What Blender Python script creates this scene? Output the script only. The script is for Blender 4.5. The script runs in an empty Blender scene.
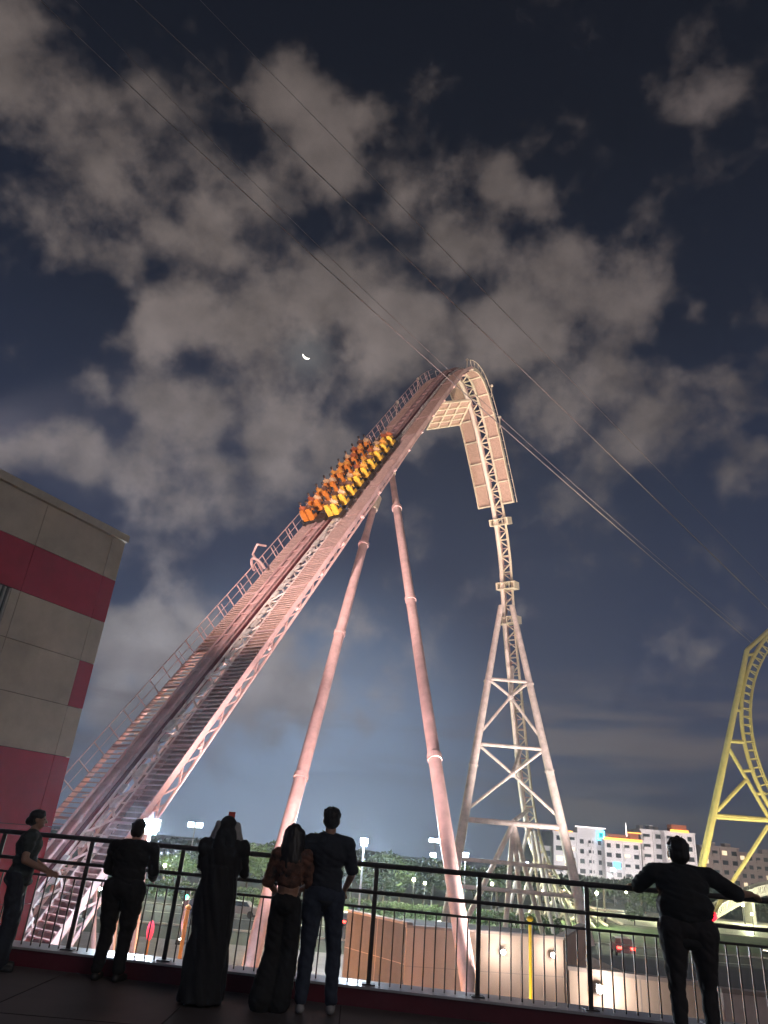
import bpy, bmesh, math, random
from mathutils import Vector, Matrix, noise
random.seed(7)
R = math.radians
col = bpy.context.scene.collection
# ------------------------------------------------------------------ camera model
F, PITCH, ROLL, EYE = 700.0, R(25.5), R(5.0), 1.5
def ray(px, py):
    dx, dy = px-384, py-512
    a = dx*math.cos(ROLL)+dy*math.sin(ROLL); b = dx*math.sin(ROLL)-dy*math.cos(ROLL)
    return Vector((a, F*math.cos(PITCH)-b*math.sin(PITCH), F*math.sin(PITCH)+b*math.cos(PITCH)))
def at(px, py, Y):                       # the real place of something seen at a pixel, Y metres ahead
    r = ray(px, py); return Vector((0, 0, EYE))+r*(Y/r.y)
# ------------------------------------------------------------------ materials
MATS = {}
def mat(name, c, rough=.6, metal=0., var=.12, scale=3., bump=0., spec=.5, emit=None, es=0., var2=None):
    if name in MATS: return MATS[name]
    m = bpy.data.materials.new(name); m.use_nodes = True
    nt = m.node_tree; b = nt.nodes['Principled BSDF']
    b.inputs['Roughness'].default_value = rough; b.inputs['Metallic'].default_value = metal
    b.inputs['Specular IOR Level'].default_value = spec
    tc = nt.nodes.new('ShaderNodeTexCoord'); nz = nt.nodes.new('ShaderNodeTexNoise')
    nz.inputs['Scale'].default_value = scale; nz.inputs['Detail'].default_value = 6
    nz.inputs['Roughness'].default_value = .65
    nt.links.new(tc.outputs['Object'], nz.inputs['Vector'])
    rp = nt.nodes.new('ShaderNodeValToRGB')
    rp.color_ramp.elements[0].position = .3; rp.color_ramp.elements[1].position = .7
    lo = tuple(x*(1-var) for x in c) if var2 is None else var2
    rp.color_ramp.elements[0].color = (*lo, 1); rp.color_ramp.elements[1].color = (*[min(1, x*(1+var*.6)) for x in c], 1)
    nt.links.new(nz.outputs['Fac'], rp.inputs['Fac']); nt.links.new(rp.outputs['Color'], b.inputs['Base Color'])
    if bump:
        bp = nt.nodes.new('ShaderNodeBump'); bp.inputs['Strength'].default_value = bump; bp.inputs['Distance'].default_value = .02
        nt.links.new(nz.outputs['Fac'], bp.inputs['Height']); nt.links.new(bp.outputs['Normal'], b.inputs['Normal'])
    if emit:
        b.inputs['Emission Color'].default_value = (*emit, 1); b.inputs['Emission Strength'].default_value = es
    MATS[name] = m; return m
M_white = mat('painted_steel', (.70, .60, .56), .45, var=.3, scale=1.2, bump=.1)
M_cream = mat('cream_steel', (.66, .58, .46), .5, var=.2, scale=1.5)
M_pink = mat('pink_painted_steel', (.62, .43, .41), .45, var=.3, scale=.8)
M_beam = mat('rose_beam', (.52, .33, .32), .5, var=.3, scale=.8)
M_grate = mat('grating', (.43, .29, .24), .75, var=.35, scale=6)
M_dkred = mat('dark_red_paint', (.09, .012, .018), .5)
M_dark = mat('dark_metal', (.03, .03, .035), .45, var=.3, scale=8)
M_rail = mat('railing_metal', (.06, .052, .055), .4, metal=.3, var=.3, scale=9)
M_yel = mat('yellow_lit_steel', (.62, .56, .30), .45, var=.15, scale=1.2)  # yellow of the loop floodlighting is put into the base colour
M_panel = mat('cream_cladding', (.44, .38, .30), .6, var=.3, scale=.35)
M_redp = mat('red_cladding', (.38, .014, .038), .5, var=.35, scale=.35)
M_joint = mat('dark_backing', (.04, .035, .03), .9)
# ------------------------------------------------------------------ mesh builder
class MB:
    def __init__(s): s.v = []; s.f = []
    def quadbox(s, c8):                       # eight corners: bottom ring then top ring
        n = len(s.v); s.v += [tuple(c) for c in c8]
        s.f += [tuple(n+i for i in q) for q in ((3,2,1,0),(4,5,6,7),(0,1,5,4),(1,2,6,5),(2,3,7,6),(3,0,4,7))]
    def box(s, x0, x1, y0, y1, z0, z1, M=None):
        c = [Vector(p) for p in ((x0,y0,z0),(x1,y0,z0),(x1,y1,z0),(x0,y1,z0),(x0,y0,z1),(x1,y0,z1),(x1,y1,z1),(x0,y1,z1))]
        if M: c = [M @ p for p in c]
        s.quadbox(c)
    def bar(s, a, b, w, h, up=Vector((0,0,1))):
        a, b = Vector(a), Vector(b); t = (b-a).normalized(); l = t.cross(up)
        if l.length < 1e-4: l = t.cross(Vector((1,0,0)))
        l.normalize(); u = l.cross(t)
        l = l*w/2; u = u*h/2
        s.quadbox([a-l-u, a+l-u, b+l-u, b-l-u, a-l+u, a+l+u, b+l+u, b-l+u])
    def tube(s, pts, r, seg=10, caps=True):
        pts = [Vector(p) for p in pts]; rs = r if isinstance(r, (list, tuple)) else [r]*len(pts)
        n0 = len(s.v); ref = Vector((0,0,1)); prev = None
        for i, p in enumerate(pts):
            t = (pts[min(i+1, len(pts)-1)]-pts[max(i-1, 0)]).normalized()
            if prev is None:
                l = t.cross(ref)
                if l.length < .05: l = t.cross(Vector((1,0,0)))
            else: l = prev-t*prev.dot(t)
            l.normalize(); prev = l; u = t.cross(l)
            for k in range(seg):
                a = 2*math.pi*k/seg; s.v.append(tuple(p+(l*math.cos(a)+u*math.sin(a))*rs[i]))
        for i in range(len(pts)-1):
            for k in range(seg):
                a = n0+i*seg+k; b = n0+i*seg+(k+1) % seg
                s.f.append((a, b, b+seg, a+seg))
        if caps:
            s.f.append(tuple(n0+k for k in reversed(range(seg)))); s.f.append(tuple(n0+(len(pts)-1)*seg+k for k in range(seg)))
    def ell(s, c, r, M=None, su=14, sv=9):
        c = Vector(c); n0 = len(s.v)
        if isinstance(r, (int, float)): r = (r, r, r)
        pt = [Vector((0, 0, -r[2]))]
        for j in range(1, sv):
            th = math.pi*j/sv
            for i in range(su):
                ph = 2*math.pi*i/su
                pt.append(Vector((r[0]*math.sin(th)*math.cos(ph), r[1]*math.sin(th)*math.sin(ph), -r[2]*math.cos(th))))
        pt.append(Vector((0, 0, r[2])))
        if M: pt = [M @ p for p in pt]
        s.v += [tuple(c+p) for p in pt]
        for i in range(su): s.f.append((n0, n0+1+(i+1) % su, n0+1+i))
        for j in range(sv-2):
            for i in range(su):
                a = n0+1+j*su+i; b = n0+1+j*su+(i+1) % su; s.f.append((a, b, b+su, a+su))
        e = n0+1+(sv-1)*su; q = n0+1+(sv-2)*su
        for i in range(su): s.f.append((q+i, q+(i+1) % su, e))
    def cap(s, a, b, ra, rb, seg=12):
        a, b = Vector(a), Vector(b)
        s.ell(a, ra*.999, su=seg, sv=8); s.ell(b, rb*.999, su=seg, sv=8)
        if (b-a).length > 1e-4: s.tube([a, b], [ra, rb], seg)
    def limb(s, pts, rs, seg=12):
        for i in range(len(pts)-1): s.cap(pts[i], pts[i+1], rs[i], rs[i+1], seg)
    def build(s, name, m, parent=None, smooth=False, loc=None):
        me = bpy.data.meshes.new(name); me.from_pydata(s.v, [], s.f); me.update()
        for x in (m if isinstance(m, (list, tuple)) else [m]): me.materials.append(x)
        if smooth:
            for p in me.polygons: p.use_smooth = True
            try: me.set_sharp_from_angle(angle=R(40))
            except Exception: pass
        o = bpy.data.objects.new(name, me); col.objects.link(o)
        if parent: o.parent = parent; 
        if loc is not None: o.location = loc
        return o
def tag(o, label=None, cat=None, group=None, kind=None):
    if label: o['label'] = label
    if cat: o['category'] = cat
    if group: o['group'] = group
    if kind: o['kind'] = kind
    return o
def empty(name, label, cat, loc=(0,0,0), rz=0, group=None):
    o = bpy.data.objects.new(name, None); col.objects.link(o); o.location = loc; o.rotation_euler = (0, 0, rz); o.empty_display_size = .3
    return tag(o, label, cat, group)
def copy_tree(o, parent=None):
    c = o.copy(); col.objects.link(c)
    if parent: c.parent = parent
    for ch in list(kids.get(o.name, [])) or [x for x in o.children]: copy_tree(ch, c)
    return c
kids = {}
def remesh(o, vox, smooth=2):
    bpy.context.view_layer.update()
    m = o.modifiers.new('r', 'REMESH'); m.mode = 'VOXEL'; m.voxel_size = vox; m.use_smooth_shade = True
    if smooth:
        s = o.modifiers.new('s', 'SMOOTH'); s.iterations = smooth; s.factor = .5
    dg = bpy.context.evaluated_depsgraph_get(); me = bpy.data.meshes.new_from_object(o.evaluated_get(dg))
    o.modifiers.clear(); mats = list(o.data.materials); o.data = me; me.materials.clear()
    for x in mats: me.materials.append(x)
    for p in me.polygons: p.use_smooth = True
    return o
def spot(loc, target, watts, color, size=60, radius=.4, blend=.6, name='floodlight_lamp', parent=None):
    l = bpy.data.lights.new(name, 'SPOT'); l.energy = watts; l.color = color; l.spot_size = R(size); l.spot_blend = blend; l.shadow_soft_size = radius
    o = bpy.data.objects.new(name, l); col.objects.link(o); o.location = loc
    o.rotation_euler = (Vector(target)-Vector(loc)).to_track_quat('-Z', 'Y').to_euler(); return o
def point(loc, watts, color, radius=.15, name='lamp_glow'):
    l = bpy.data.lights.new(name, 'POINT'); l.energy = watts; l.color = color; l.shadow_soft_size = radius
    o = bpy.data.objects.new(name, l); col.objects.link(o); o.location = loc; return o
def islands(mb):
    par = list(range(len(mb.v)))
    def find(x):
        while par[x] != x: par[x] = par[par[x]]; x = par[x]
        return x
    for f in mb.f:
        r0 = find(f[0])
        for i in f[1:]:
            r1 = find(i)
            if r1 != r0: par[r1] = r0
    gr = {}
    for f in mb.f: gr.setdefault(find(f[0]), []).append(f)
    out = []
    for k in sorted(gr):
        n = MB(); mp = {}
        for f in gr[k]:
            q = []
            for i in f:
                if i not in mp: mp[i] = len(n.v); n.v.append(mb.v[i])
                q.append(mp[i])
            n.f.append(tuple(q))
        out.append(n)
    return out
def split(mb, name, m, parent, loc=None, smooth=False, cap=100):
    L = islands(mb)
    for x in L[:cap]:
        o = x.build(name, m, parent, smooth)
        if loc is not None: o.location = loc
    if len(L) > cap:
        r = MB()
        for x in L[cap:]:
            n = len(r.v); r.v += x.v; r.f += [tuple(n+i for i in f) for f in x.f]
        o = r.build(name, m, parent, smooth); o['kind'] = 'stuff'
        if loc is not None: o.location = loc
# ------------------------------------------------------------------ roller coaster path (h = run along the plan line, z = height)
AZ = R(34.84); A0 = Vector((-15.69, 42, 0)); DIR = Vector((math.sin(AZ), math.cos(AZ), 0)); LAT = Vector((math.cos(AZ), -math.sin(AZ), 0))
HZ = [(-3.6,-5.0),(0,.48),(9.1,14.0),(18.3,27.6),(27.4,41.2),(36.0,53.9),(38.9,57.6),(41.6,59.7),(44.2,59.9),(46.6,58.4),(49,55.6),(51.3,52.2),(53.3,48.9),(54.9,46.2),
      (56.6,42.6),(58.0,38.2),(59.0,32.5),(59.8,28),(61.2,22.5),(62.5,17.5),(63.9,12),(65.7,7),(68.3,3.2),(72.2,.5),(80,-2.8),(90,-4.2),(103,-4.8)]
def cr(p0, p1, p2, p3, t):
    return tuple(.5*((2*b)+(-a+c)*t+(2*a-5*b+4*c-d)*t*t+(-a+3*b-3*c+d)*t**3) for a, b, c, d in zip(p0, p1, p2, p3))
raw = []
for i in range(len(HZ)-1):
    for k in range(12): raw.append(cr(HZ[max(i-1,0)], HZ[i], HZ[i+1], HZ[min(i+2,len(HZ)-1)], k/12))
raw.append(HZ[-1])
ARC = [0.]
for i in range(1, len(raw)): ARC.append(ARC[-1]+math.dist(raw[i], raw[i-1]))
LEN = ARC[-1]
def hz(a):
    a = min(max(a, 0), LEN); lo, hi = 0, len(ARC)-1
    while hi-lo > 1:
        m = (lo+hi)//2
        if ARC[m] <= a: lo = m
        else: hi = m
    t = (a-ARC[lo])/max(1e-6, ARC[hi]-ARC[lo]); return raw[lo][0]+(raw[hi][0]-raw[lo][0])*t, raw[lo][1]+(raw[hi][1]-raw[lo][1])*t
def frame(a):
    h, z = hz(a); h2, z2 = hz(a+.4); h1, z1 = hz(a-.4)
    T = (DIR*(h2-h1)+Vector((0,0,z2-z1))).normalized(); N = LAT.cross(T).normalized()
    return A0+DIR*h+Vector((0,0,z)), T, N
def pt(a, u, w):
    p, T, N = frame(a); return p+LAT*u+N*w
def arc_h(h):
    return next(ARC[i] for i in range(len(raw)) if raw[i][0] >= h)
def fn(x): return x if callable(x) else (lambda a: x)
def sweep(mb, a0, a1, u0, u1, w0, w1, step=1.0):
    u0, u1, w0, w1 = map(fn, (u0, u1, w0, w1)); n = max(1, int((a1-a0)/step)); base = len(mb.v)
    for i in range(n+1):
        a = a0+(a1-a0)*i/n
        for (u, w) in ((u0(a), w0(a)), (u1(a), w0(a)), (u1(a), w1(a)), (u0(a), w1(a))): mb.v.append(tuple(pt(a, u, w)))
    for i in range(n):
        for k in range(4):
            p = base+4*i+k; q = base+4*i+(k+1) % 4; mb.f.append((q, p, p+4, q+4))
    mb.f.append((base, base+1, base+2, base+3)); e = base+4*n; mb.f.append((e+3, e+2, e+1, e))
def ptube(mb, a0, a1, u, w, r, step=1.0, seg=8):
    u, w = fn(u), fn(w); n = max(2, int((a1-a0)/step))
    mb.tube([pt(a0+(a1-a0)*i/n, u(a0+(a1-a0)*i/n), w(a0+(a1-a0)*i/n)) for i in range(n+1)], r, seg)
aBOT, aCREST, aPAN = 0, arc_h(39.5), arc_h(55.1)
aMID = arc_h(27)
coaster = empty('roller_coaster', 'tall pale pink steel roller coaster hill with steep stair-lined lift track and vertical drop', 'roller coaster', (0,0,-6))
def part(mb, name, m, parent=None, smooth=False):
    o = mb.build(name, m, parent or coaster, smooth)
    if (parent or coaster) is coaster: o.location = (0, 0, 6)
    return o
def psplit(mb, name, m, smooth=False): split(mb, name, m, coaster, (0,0,6), smooth)
# spine beam of the lift
b = MB(); sweep(b, aBOT, aCREST+3, -.68, .62, -.75, -.08); part(b, 'track_beam', M_beam)
b = MB(); sweep(b, aBOT, aCREST+3, .64, .80, -.5, -.06); part(b, 'groove_strip', M_dkred)
b = MB(); sweep(b, aBOT, aCREST+2, -.84, -.70, -.5, -.04); part(b, 'groove_strip', M_dkred)
for u in (-.48, .42):
    b = MB(); ptube(b, aBOT, LEN, u, .12, .09, .8); part(b, 'running_rail', M_beam, smooth=True)
b = MB(); a = .5
while a < LEN:
    b.bar(pt(a, -.55, .02), pt(a, .5, .02), .12, .12); a += 1.2
psplit(b, 'rail_tie', M_beam)
# open lattice beside the beam: two chords, zigzag and loose plates
rwU = lambda a: 2.75-1.75*min(1, a/aCREST)       # inner edge of the right walkway narrows upwards
b = MB()
ptube(b, aBOT, aCREST+2, .95, -.25, .09); ptube(b, aBOT, aCREST+2, lambda a: rwU(a)-.12, -.35, .1)
a = .3; s = 0
while a < aCREST+1:
    u0, u1 = .95, rwU(a)-.12
    b.bar(pt(a, u0 if s else u1, -.3), pt(a+1.0, u1 if s else u0, -.3), .14, .1)
    if s: b.bar(pt(a, u0, -.35), pt(a, u1, -.35), .1, .1)
    a += 1.0; s ^= 1
part(b, 'cable_lift_lattice', M_white)
b = MB(); a = .3
rr = random.Random(3)
while a < aCREST+1:
    w = max(.25, rwU(a)-1.2); u = 1.0+rr.random()*w*.5; L = .35+rr.random()*.6
    sweep(b, a, a+L, u, u+.22+rr.random()*w*.35, -.18, -.02-rr.random()*.1, .5); a += L+.15+rr.random()*.45
psplit(b, 'brake_fin', mat('fin_metal', (.7, .66, .62), .35, metal=.2, var=.4, scale=2))
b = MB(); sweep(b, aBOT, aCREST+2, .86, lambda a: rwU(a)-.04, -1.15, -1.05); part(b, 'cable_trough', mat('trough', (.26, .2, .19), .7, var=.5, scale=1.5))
# left and right stairs
def stairs(name, u0, u1, parent=coaster):
    u0, u1 = fn(u0), fn(u1)
    st = MB(); a = .2
    while a < aMID:
        p0, T, N = frame(a); step = .34 if a < 24 else .26
        L0, L1 = pt(a, u0(a), -.35), pt(a, u1(a), -.35)
        d = Vector((T.x, T.y, 0)).normalized()*.15; z = Vector((0,0,.03))
        st.quadbox([L0-d-z, L1-d-z, L1+d-z, L0+d-z, L0-d+z, L1-d+z, L1+d+z, L0+d+z]); a += step*1.05
    part(st, 'stair_flight', mat('stair_steel', (.5, .36, .33), .6, var=.25, scale=3))
    g = MB(); sweep(g, 22, aCREST+1.5, lambda a: u0(a)+.08, lambda a: u1(a)-.08, -.52, -.40)
    a = 22
    while a < aCREST+1.2:
        sweep(g, a, a+.1, u0, u1, -.395, -.34, .2); a += .33
    part(g, 'grating_deck', M_grate)
    if name == 'right':
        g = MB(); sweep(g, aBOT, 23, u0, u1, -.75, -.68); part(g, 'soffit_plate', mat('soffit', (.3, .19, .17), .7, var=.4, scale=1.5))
    q = MB(); sweep(q, aBOT, aCREST+1.6, lambda a: u0(a)-.1, lambda a: u0(a)-.02, -.62, -.28); sweep(q, aBOT, aCREST+1.6, lambda a: u1(a)+.02, lambda a: u1(a)+.1, -.62, -.28)
    part(q, 'stringer', M_pink)
    j = MB(); a = 8
    while a < aCREST:
        sweep(j, a, a+.12, lambda a: u0(a)+.03, lambda a: u1(a)-.03, -.33, -.24, .2); a += 5.2
    psplit(j, 'deck_seam', M_beam)
lfU = lambda a: -3.15+.6*min(1, a/30)
stairs('left', lfU, -.92)
rwE = lambda a: rwU(a)+1.75-.2*a/aCREST
stairs('right', rwU, rwE)
# handrail on the left, thin rail on the right
for side, uf, hh in ((0, lambda a: lfU(a)-.07, 1.15),):
    hr = MB(); a = .4; k = 0
    while a < aCREST+.5:
        uu = uf(a); w0 = -.3
        hr.bar(pt(a, uu, w0), pt(a, uu, w0+hh), .07, .07)
        if a > 20 and k % 2: hr.bar(pt(a+.4, uu, w0), pt(a+.4, uu, w0+hh*.85), .05, .05)
        a += 1.35; k += 1
    psplit(hr, 'handrail_post', M_pink)
    hr = MB(); ptube(hr, .4, aCREST+.5, uf, -.3+hh, .04, 1.3, 6); ptube(hr, .4, aCREST+.5, uf, -.3+hh*.5, .025, 1.3, 6)
    part(hr, 'handrail', M_pink)
# girder under the right walkway with a lattice side
g = MB(); dep = lambda a: -.45-.55*max(0, 1-a/aMID)
ptube(g, aBOT, aCREST, rwE, lambda a: dep(a)-.35, .1); ptube(g, aBOT, aCREST, rwU, lambda a: dep(a)-.35, .09)
ptube(g, aBOT, aCREST, rwE, -.6, .1)
a = .2; s = 0
while a < aCREST-1.2:
    for uf in (rwE, rwU):
        g.bar(pt(a, uf(a), -.6 if s else dep(a)-.35), pt(a+1.1, uf(a+1.1), dep(a)-.35 if s else -.6), .09, .09)
    g.bar(pt(a, rwU(a), dep(a)-.35), pt(a+1.1, rwE(a+1.1), dep(a)-.35), .08, .08)
    a += 1.1; s ^= 1
part(g, 'side_truss', M_pink)
# underside truss of the lift
g = MB(); ptube(g, aBOT, aCREST, -1.6, -1.3, .14); ptube(g, aBOT, aCREST, .3, -1.45, .18)
a = .2; s = 0
while a < aCREST-1.7:
    g.bar(pt(a, -1.6 if s else .3, -1.35), pt(a+1.6, .3 if s else -1.6, -1.35), .12, .12)
    g.bar(pt(a, -2.4, -.6), pt(a+.8, -1.6, -1.3), .1, .1); g.bar(pt(a, 0, -.75), pt(a+.8, .3, -1.45), .12, .12)
    g.bar(pt(a, rwE(a), -.65), pt(a, .3, -1.45), .1, .1); a += 1.6; s ^= 1
part(g, 'underside_truss', M_white)
# brackets along the right edge and a hoop over the left stair
g = MB(); a = 5
while a < aCREST-2:
    g.bar(pt(a, rwE(a), -.8), pt(a+.1, rwE(a)+.3, -.7), .16, .18); a += 4.3
psplit(g, 'edge_bracket', M_pink)
g = MB(); g.tube([pt(31.5+k*.0, -2.3+1.15*math.cos(math.pi*k/10)*.5-.1, .3+1.1*math.sin(math.pi*k/10)) for k in range(11)], .12, 8)
g.tube([pt(32.1, -2.8, -.2), pt(32.1, -2.8, 1.5), pt(32.9, -2.6, 1.9), pt(33.5, -2.4, 1.3)], .1, 8)
part(g, 'cable_hoop', M_pink, smooth=True)
# ---- the curl and drop
for (u0, u1) in ((-2.65, -1.0), (1.0, 2.55)):
    for k in range(7):
        a0 = aCREST+1.8+(aPAN-aCREST-1.8)*k/7; a1 = aCREST+1.8+(aPAN-aCREST-1.8)*(k+1)/7
        g = MB(); sweep(g, a0+.03, a1-.03, u0, u1, -.55, -.45, .6); pn = part(g, 'walkway_panel', M_grate)
        g = MB(); g.bar(pt(a1-.1, u0-.1, -.68), pt(a1-.1, u1+.1, -.68), .2, .2, frame(a1)[2]); 
        if k == 0: g.bar(pt(a0+.1, u0-.1, -.68), pt(a0+.1, u1+.1, -.68), .2, .2, frame(a0)[2])
        part(g, 'cross_beam', M_cream)
    g = MB(); e = u0 if u0 < 0 else u1
    sweep(g, aCREST+1.5, aPAN, e-.06, e+.06, -.9, -.35, .6); ptube(g, aCREST+1.5, aPAN, e, .6, .04, .8, 6)
    a = aCREST+1.5
    while a < aPAN: g.bar(pt(a, e, -.4), pt(a, e, .6), .05, .05); a += 1.1
    part(g, 'edge_guard', M_cream)
g = MB(); ptube(g, aCREST-1, LEN, -.62, -.55, .3, .7, 12); part(g, 'drop_spine', mat('white_steel', (.8, .68, .62), .4, var=.12, scale=1), smooth=True)
g = MB(); ptube(g, aCREST-1, LEN, .72, -.3, .17, .7, 10); part(g, 'drop_chord', M_cream, smooth=True)
g = MB(); ptube(g, aCREST-1, LEN, -.72, .1, .12, .7, 8)
a = aCREST-.5; s = 0
while a < LEN-1.2:
    g.bar(pt(a, -.6 if s else .72, -.4), pt(a+1.15, .72 if s else -.6, -.4), .14, .14)
    if s: g.bar(pt(a, -.6, -.35), pt(a, .72, -.35), .16, .14)
    g.bar(pt(a, -.72, .1), pt(a, -.62, -.5), .12, .12); a += 1.15; s ^= 1
part(g, 'drop_lattice', M_cream)
for aa in (arc_h(56.1), arc_h(58.6), arc_h(59.35)):
    g = MB()
    sweep(g, aa-.5, aa+.5, -1.35, -1.1, -1.1, .5); sweep(g, aa-.5, aa+.5, 1.15, 1.4, -1.1, .5)
    sweep(g, aa-.5, aa-.38, -1.1, 1.15, -1.1, .45); sweep(g, aa+.38, aa+.5, -1.1, 1.15, -1.1, .45)
    for u in (-.7, -.1, .55): sweep(g, aa-.37, aa+.37, u-.06, u+.06, -1.05, -.9)
    part(g, 'maintenance_collar', M_cream)
# little ribbed platform left of the crest
def atz(px, py, z): r_ = ray(px, py); return Vector((0,0,EYE))+r_*((z-EYE)/r_.z)
zp = at(430, 424, 80).z
c4 = [atz(427,429,zp), atz(460,424,zp), atz(471,400,zp), atz(441,403,zp)]
g = MB(); g.quadbox([p+Vector((0,0,.12)) for p in c4]+[p+Vector((0,0,.2)) for p in c4]); part(g, 'platform_floor', M_grate)
g = MB()
for k in range(5):
    t_ = k/4; g.bar(c4[0].lerp(c4[3], t_), c4[1].lerp(c4[2], t_), .22, .3)
for k in range(4):
    t_ = k/3; g.bar(c4[0].lerp(c4[1], t_)+Vector((0,0,-.04)), c4[3].lerp(c4[2], t_)+Vector((0,0,-.04)), .18, .3)
part(g, 'platform_frame', M_cream)
# mast lights along the crest
for aa, u in ((aCREST-5.5, -2.7), (aCREST-13, -2.7), (aCREST+3.0, 1.2), (aCREST+8.5, 2.7), (aCREST+13, 2.7), (aCREST-30, -2.7)):
    p, T, N = frame(aa); q = pt(aa, u, -.3)
    g = MB(); g.tube([q, q+Vector((0,0,1.7))], .06, 6); g.ell(q+Vector((0,0,1.85)), .2, su=8, sv=6); part(g, 'mast_light', M_cream)
# the two big inclined columns
for top, bot in ((at(374,506,61.2), at(250,966,43.5)), (at(391,470,64.5), at(470,992,41))):
    bot = bot.copy(); d = (top-bot); bot = bot+d*((-6-bot.z)/d.z)
    f = lambda t: bot+(top-bot)*t
    g = MB(); g.tube([f(0), f(.25), f(.55), f(.86), f(.862), f(.90), f(1.02)], [.44, .42, .40, .39, .38, .32, .32], 24); c = part(g, 'support_column', M_pink, smooth=True)
    g = MB()
    for t, r in ((.3, .49), (.6, .47), (.86, .50)): g.tube([f(t-.004), f(t+.004)], r, 24)
    split(g, 'column_flange', M_pink, c)
    g = MB(); g.tube([f(.985), f(1.03)], [.45, .55], 16); part(g, 'column_head', M_cream, c)
    g = MB(); g.box(bot.x-1.6, bot.x+1.6, bot.y-1.6, bot.y+1.6, -6, -5.3); part(g, 'footing', mat('concrete', (.3, .28, .26), .85, var=.25, scale=2, bump=.3), c)
# support tower of the drop
tw = {}
def TP(px, py, Y): return at(px, py, Y)
LT, RT = TP(501,606,88.6), TP(512,606,88.6)
LB, RB = TP(457,860,84), TP(572,870,84)
def leg(a, b, r0, r1, name):
    d = b-a; e = a+d*((-6-a.z)/d.z); g = MB(); g.tube([a, b, e], [r0, r1, r1*1.05], 14)
    o = part(g, name, M_white, smooth=True)
    g = MB()
    for t in (.28, .55, .8):
        p = a+(e-a)*t; n = (e-a).normalized(); g.tube([p-n*.08, p+n*.08], r0+(r1-r0)*t+.12, 14)
    part(g, 'leg_flange', M_white, o); return a, e
legL = leg(LT, LB, .36, .55, 'tower_leg'); legR = leg(RT, RB, .36, .55, 'tower_leg')
def on(L, z): a, e = L; return a+(e-a)*((z-a.z)/(e.z-a.z))
hb = (at(510,683,88.4).z, at(512,748,87).z, at(515,824,85.2).z)
for i, z in enumerate(hb):
    l, r_ = on(legL, z), on(legR, z); m = (l+r_)/2
    g = MB(); g.tube([l, r_], .22 if i < 2 else .3, 10); part(g, 'tower_crossbar', M_white, smooth=True)
    g = MB()
    if i < 2:
        k = m.copy(); k.z -= (1.9, 3.0)[i]; k += DIR*(.5)
        g.tube([l, k], .17, 8); g.tube([r_, k], .17, 8)
        zn = hb[i+1]+(1.0 if i == 0 else .9)
        g.tube([k, on(legL, zn)], .17, 8); g.tube([k, on(legR, zn)], .17, 8)
        trk = pt(arc_h((60.6, 63.2)[i]), 0, -.6); g.tube([k, trk], .25, 8); g.ell(k, .4, su=8, sv=6)
    else:
        for q in ((-5.2, 2), (-.3, 3), (1.9, 4.0), (4.6, 6)):
            e = m+Vector((q[0], q[1], 0)); e.z = -6; g.tube([m, e], .3, 10)
        g.tube([m+Vector((0,0,.2)), pt(arc_h(65.5), 0, -.6)], .25, 8)
    psplit(g, 'tower_brace', M_white, True)
# lower frames and supports of the pull-out
g = MB()
for h_ in (66.5, 69, 72, 76, 81, 87, 94):
    a = arc_h(h_); p = pt(a, 0, -.9)
    for s in (-1, 1): g.tube([p+LAT*s*.5, Vector((p.x, p.y, -6))+LAT*s*3.0-DIR*1.0], .22, 8)
    g.tube([p, Vector((p.x, p.y, -6))+DIR*3.5], .2, 8)
for z in (1.0, -1.6):
    l, r_ = on(legL, z), on(legR, z); g.tube([l, r_], .2, 8)
psplit(g, 'support_strut', M_white, True)
# lift base supports + station steel under the foot of the lift
g = MB()
for h_ in (.2, 1.4):
    a = arc_h(h_); 
    for u in (-2.2, 2.6):
        p = pt(a, u, -1.8); g.tube([p, Vector((p.x+u*.25, p.y, -6))], .2, 8)
    g.tube([pt(a, -2.2, -1.9), Vector((pt(a, 2.6, 0).x, pt(a, 2.6, 0).y, -5.5))], .12, 8)
psplit(g, 'base_strut', M_pink, True)
# ------------------------------------------------------------------ coaster train and riders
M_seatO = mat('orange_seat', (.78, .26, .04), .4, var=.3, scale=4); M_seatY = mat('yellow_lit_seat', (.88, .52, .06), .4, var=.3, scale=4)  # right-hand seats: the yellow light on them is put into their colour
train = empty('coaster_train', 'orange and yellow-lit wing coaster train of nine rows climbing the steep lift', 'coaster train', (0,0,0))
aT0 = arc_h(18.6)-1.5; ROW = 1.68
def fm(a, u=0, w=0):
    p, T, N = frame(a); m = Matrix.Identity(4)
    for i, c in enumerate((LAT, T, N, p+LAT*u+N*w)):
        for j in range(3): m[j][i] = c[j]
    return m
seatU = (-1.75, -1.05, 1.0, 1.7)
sb = MB()      # seat in row space: x lateral, y forward, z up
sb.box(-.27, .27, -.1, .42, .18, .32); sb.box(-.28, .28, -.26, -.1, .18, 1.12); sb.box(-.2, .2, -.28, -.12, 1.12, 1.38)
sb.box(-.33, -.26, -.2, .3, .3, .62); sb.box(.26, .33, -.2, .3, .3, .62)
sb.tube([(-.2, -.1, 1.1), (-.2, .25, 1.15), (-.17, .36, .8)], .05, 6); sb.tube([(.2, -.1, 1.1), (.2, .25, 1.15), (.17, .36, .8)], .05, 6)
cb = MB(); cb.box(-2.1, 2.1, -.35, .1, -.02, .14); cb.box(-.6, .6, -.7, .75, .1, .42); cb.box(-2.15, -2.0, -.5, .55, -.05, .35); cb.box(2.0, 2.15, -.5, .55, -.05, .35)
cb.box(-.35, .35, .3, .7, .42, .6)
wb = MB()
for s in (-.48, .42):
    for y in (-.35, .35): wb.tube([(s-.12, y, .28), (s+.12, y, .28)], .14, 10)
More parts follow.
